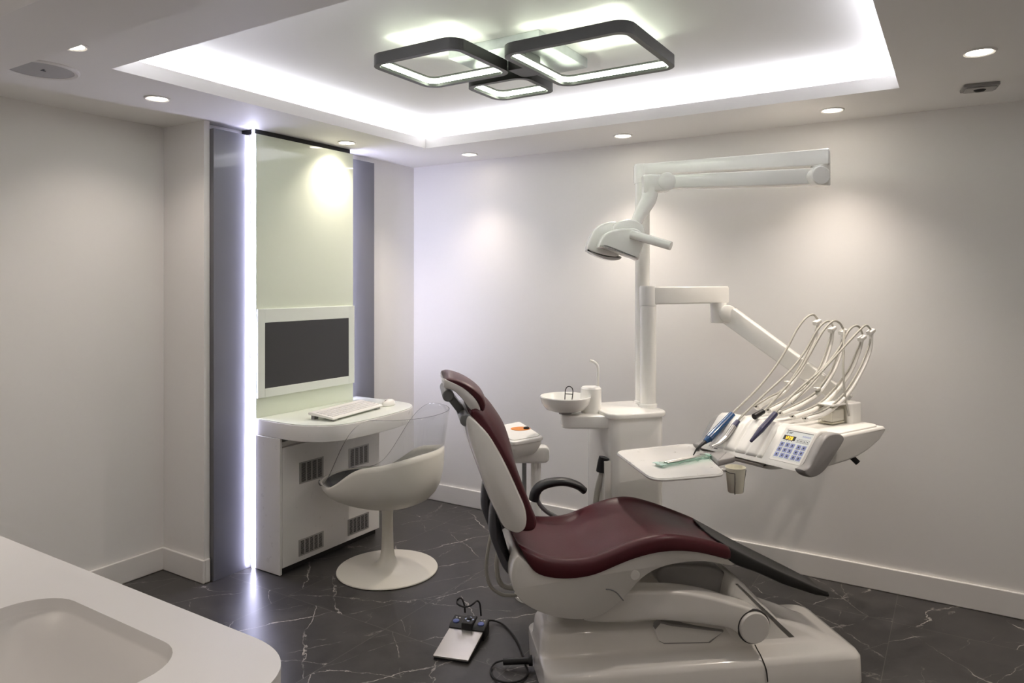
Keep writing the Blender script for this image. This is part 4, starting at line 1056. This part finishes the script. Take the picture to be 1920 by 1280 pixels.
bm = new(); sx_ = WB*.36; box(bm, sx_, WB*.66, -.002, BD+.004, .0, .064); jb = obj('centre_block', bm, BLACKR, hb, bevel=.004)
for x in (WB*.15, WB*.85):
    c = bt(x, BD*.40); bm = new(); lathe(bm, [(.0001, 0), (.0135, 0), (.0135, .005), (.010, .0075), (.0001, .008)], (c.x, c.y), 26)
    for v in bm.verts: v.co.z += c.z-.001
    obj('blue_button', bm, BLUEB, hb)
    c = bt(x, BD*.78); bm = new(); box(bm, c.x-.010, c.x-.004, c.y-.003, c.y+.003, c.z, c.z+.0012); box(bm, c.x+.004, c.x+.010, c.y-.003, c.y+.003, c.z, c.z+.0012); obj('button_mark', bm, WHITEM, hb)
cx_, cy_ = WB*.51, BD*.5
for k_ in range(4):
    a = k_*PI/2; bm = new()
    pts = [Vector((math.cos(a)*.021-math.sin(a)*s_*.0, math.sin(a)*.021, 0)), Vector((math.cos(a)*.013-math.sin(a)*.008, math.sin(a)*.013+math.cos(a)*.008, 0)), Vector((math.cos(a)*.013+math.sin(a)*.008, math.sin(a)*.013-math.cos(a)*.008, 0))]
    loft(bm, [[p+Vector((cx_, cy_, z)) for p in pts] for z in (.0638, .0652)]); obj('arrow_mark', bm, ARROW, jb)
bm = new(); lathe(bm, [(.0001, .064), (.009, .064), (.009, .068), (.007, .070), (.0001, .070)], (cx_, cy_), 24); obj('joystick', bm, BLACK, jb)
bm = new(); loft(bm, [[Vector((x, y, z)) for x, y, z in ((xx, -.001, .026), (xx, -PL, .008), (xx, -PL, .015), (xx, -.001, .036))] for xx in (.004, WB-.006)]); obj('pedal_plate', bm, PEDAL, t, bevel=.0015)
bm = new(); box(bm, .006, WB-.008, -PL+.004, 0, 0, .006); loft(bm, [[Vector((x, y, z)) for y, z in ((0, .005), (-PL+.006, .005), (-PL+.006, .009), (0, .026))] for x in (.01, WB-.010)]); obj('foot_base', bm, BLACKR, t)
P = [FCF.onb(u, v, BD) for u, v in ((872, 1148), (871, 1136), (867, 1124), (862, 1121), (857, 1126))]
Q = [FCF.onb(u, v, BD-.03) for u, v in ((858, 1132), (868, 1137), (880, 1136), (888, 1131))]
S_ = [FCF.onb(u, v, BD) for u, v in ((894, 1126), (899, 1130), (901, 1142), (902, 1154))]
bm = new(); tube(bm, P+Q+S_, .0036, 10, 4); obj('lifting_handle', bm, BLACK, t)
P = [FCF.loc(onz(u, v, z)) for u, v, z in ((911, 1164, .03), (925, 1163, .012), (943, 1170, .006), (960, 1187, .006), (972, 1206, .006), (979, 1224, .006), (985, 1236, .010))]
bm = new(); tube(bm, P, .0036, 9, 5); obj('cable', bm, BLACK, t)
P = [FCF.loc(onz(u, v, z)) for u, v, z in ((985, 1246, .012), (989, 1256, .006), (986, 1268, .006), (972, 1277, .006), (948, 1279, .006), (928, 1272, .006), (920, 1257, .006), (928, 1243, .010), (946, 1237, .024))]
bm = new(); tube(bm, P, .0036, 9, 5); obj('cable', bm, BLACK, t)
A, B = FCF.loc(onz(944, 1240, .02)), FCF.loc(onz(992, 1238, .03))
bm = new(); rod(bm, A, B, .0125, .0125, 16); rod(bm, B, B+(B-A).normalized()*.012, .019, .019, 16); obj('plug', bm, BLACKR, t)

# ================================================================== COUNTER WITH BASIN IN THE FOREGROUND
t = thing('basin_counter', 'white solid counter with rounded corner and moulded basin in the near left corner', 'counter', (-1.9, .40, 0))
CZ_ = .90; ox, oy = 1.9, -.40
def cl_(pts, z): return [Vector((p.x+ox, p.y+oy, z)) for p in pts]
fy = .730; ex = onz(535, 1262, CZ_).x+.014
outer = roundpoly([(-3.425, .05), (ex, .05), (ex, fy), (-3.425, fy)], [.001, .02, .14, .001], 24)
inner = rrect(-1.375, -.960, .27, .648, .075, 8)
bm = new()
def ring_(pts, z): 
    vs = [bm.verts.new(p) for p in cl_(pts, z)]; return vs, [bm.edges.new((vs[i-1], vs[i])) for i in range(len(vs))]
ov, oe = ring_(outer, CZ_); iv, ie = ring_(inner, CZ_)
bmesh.ops.triangle_fill(bm, edges=oe+ie, use_beauty=True)
prev = ov
for z, ins in ((CZ_-.0015, 0), (CZ_-.040, 0)):
    cur = [bm.verts.new(p) for p in cl_(outer, z)]
    for i in range(len(cur)): bm.faces.new((prev[i-1], prev[i], cur[i], cur[i-1]))
    prev = cur
obj('worktop', bm, COUNT, t, angle=30)
bm = new()
ic = Vector((-1.1675, .459, 0))
prev = None; LL = []
for z, k_, r_ in ((CZ_, 0, .075), (CZ_-.003, .0015, .074), (CZ_-.018, .003, .073), (CZ_-.022, .006, .072), (CZ_-.026, .014, .072), (CZ_-.05, .035, .07), (CZ_-.085, .060, .065), (CZ_-.110, .09, .055), (CZ_-.122, .12, .05), (CZ_-.125, .15, .03)):
    LL.append(cl_(rrect(-1.375+k_, -.960-k_, .27+k_, .648-k_, r_, 8), z))
loft(bm, LL, cap=False); bm.faces.new([v for v in list(bm.verts)[-len(LL[0]):]])
obj('basin', bm, BASINM, t, angle=60)
bm = new(); box(bm, -3.42+ox, -.90+ox, .12+oy, .70+oy, .10, CZ_-.135); obj('cabinet', bm, WHITEM, t, bevel=.003)
bm = new(); box(bm, -3.42+ox, -.93+ox, .15+oy, .65+oy, 0, .10); obj('plinth', bm, GREYM, t)

# ================================================================== CAMERA AND RENDER LOOK
cam = bpy.data.cameras.new('camera'); co = bpy.data.objects.new('camera', cam); C.objects.link(co)
co.location = (0, 0, H); co.rotation_euler = (R(90), 0, AZ)
cam.sensor_width = 36; cam.lens = 36*F/1920; cam.shift_y = -(640-CY)/1920; cam.clip_start = .05
sc = bpy.context.scene; sc.camera = co
w = bpy.data.worlds.new('world'); sc.world = w; w.use_nodes = True
w.node_tree.nodes['Background'].inputs[0].default_value = (.9, .9, 1, 1); w.node_tree.nodes['Background'].inputs[1].default_value = .0
sc.view_settings.view_transform = 'Standard'; sc.view_settings.look = 'None'; sc.view_settings.gamma = 1; sc.view_settings.exposure = .72
sc.view_settings.use_curve_mapping = False
sc.cycles.max_bounces = 10; sc.cycles.diffuse_bounces = 6; sc.cycles.glossy_bounces = 5; sc.cycles.transmission_bounces = 10; sc.cycles.transparent_max_bounces = 12
sc.cycles.caustics_reflective = False; sc.cycles.caustics_refractive = False
sc.cycles.sample_clamp_indirect = 6
sc.cycles.use_denoising = True
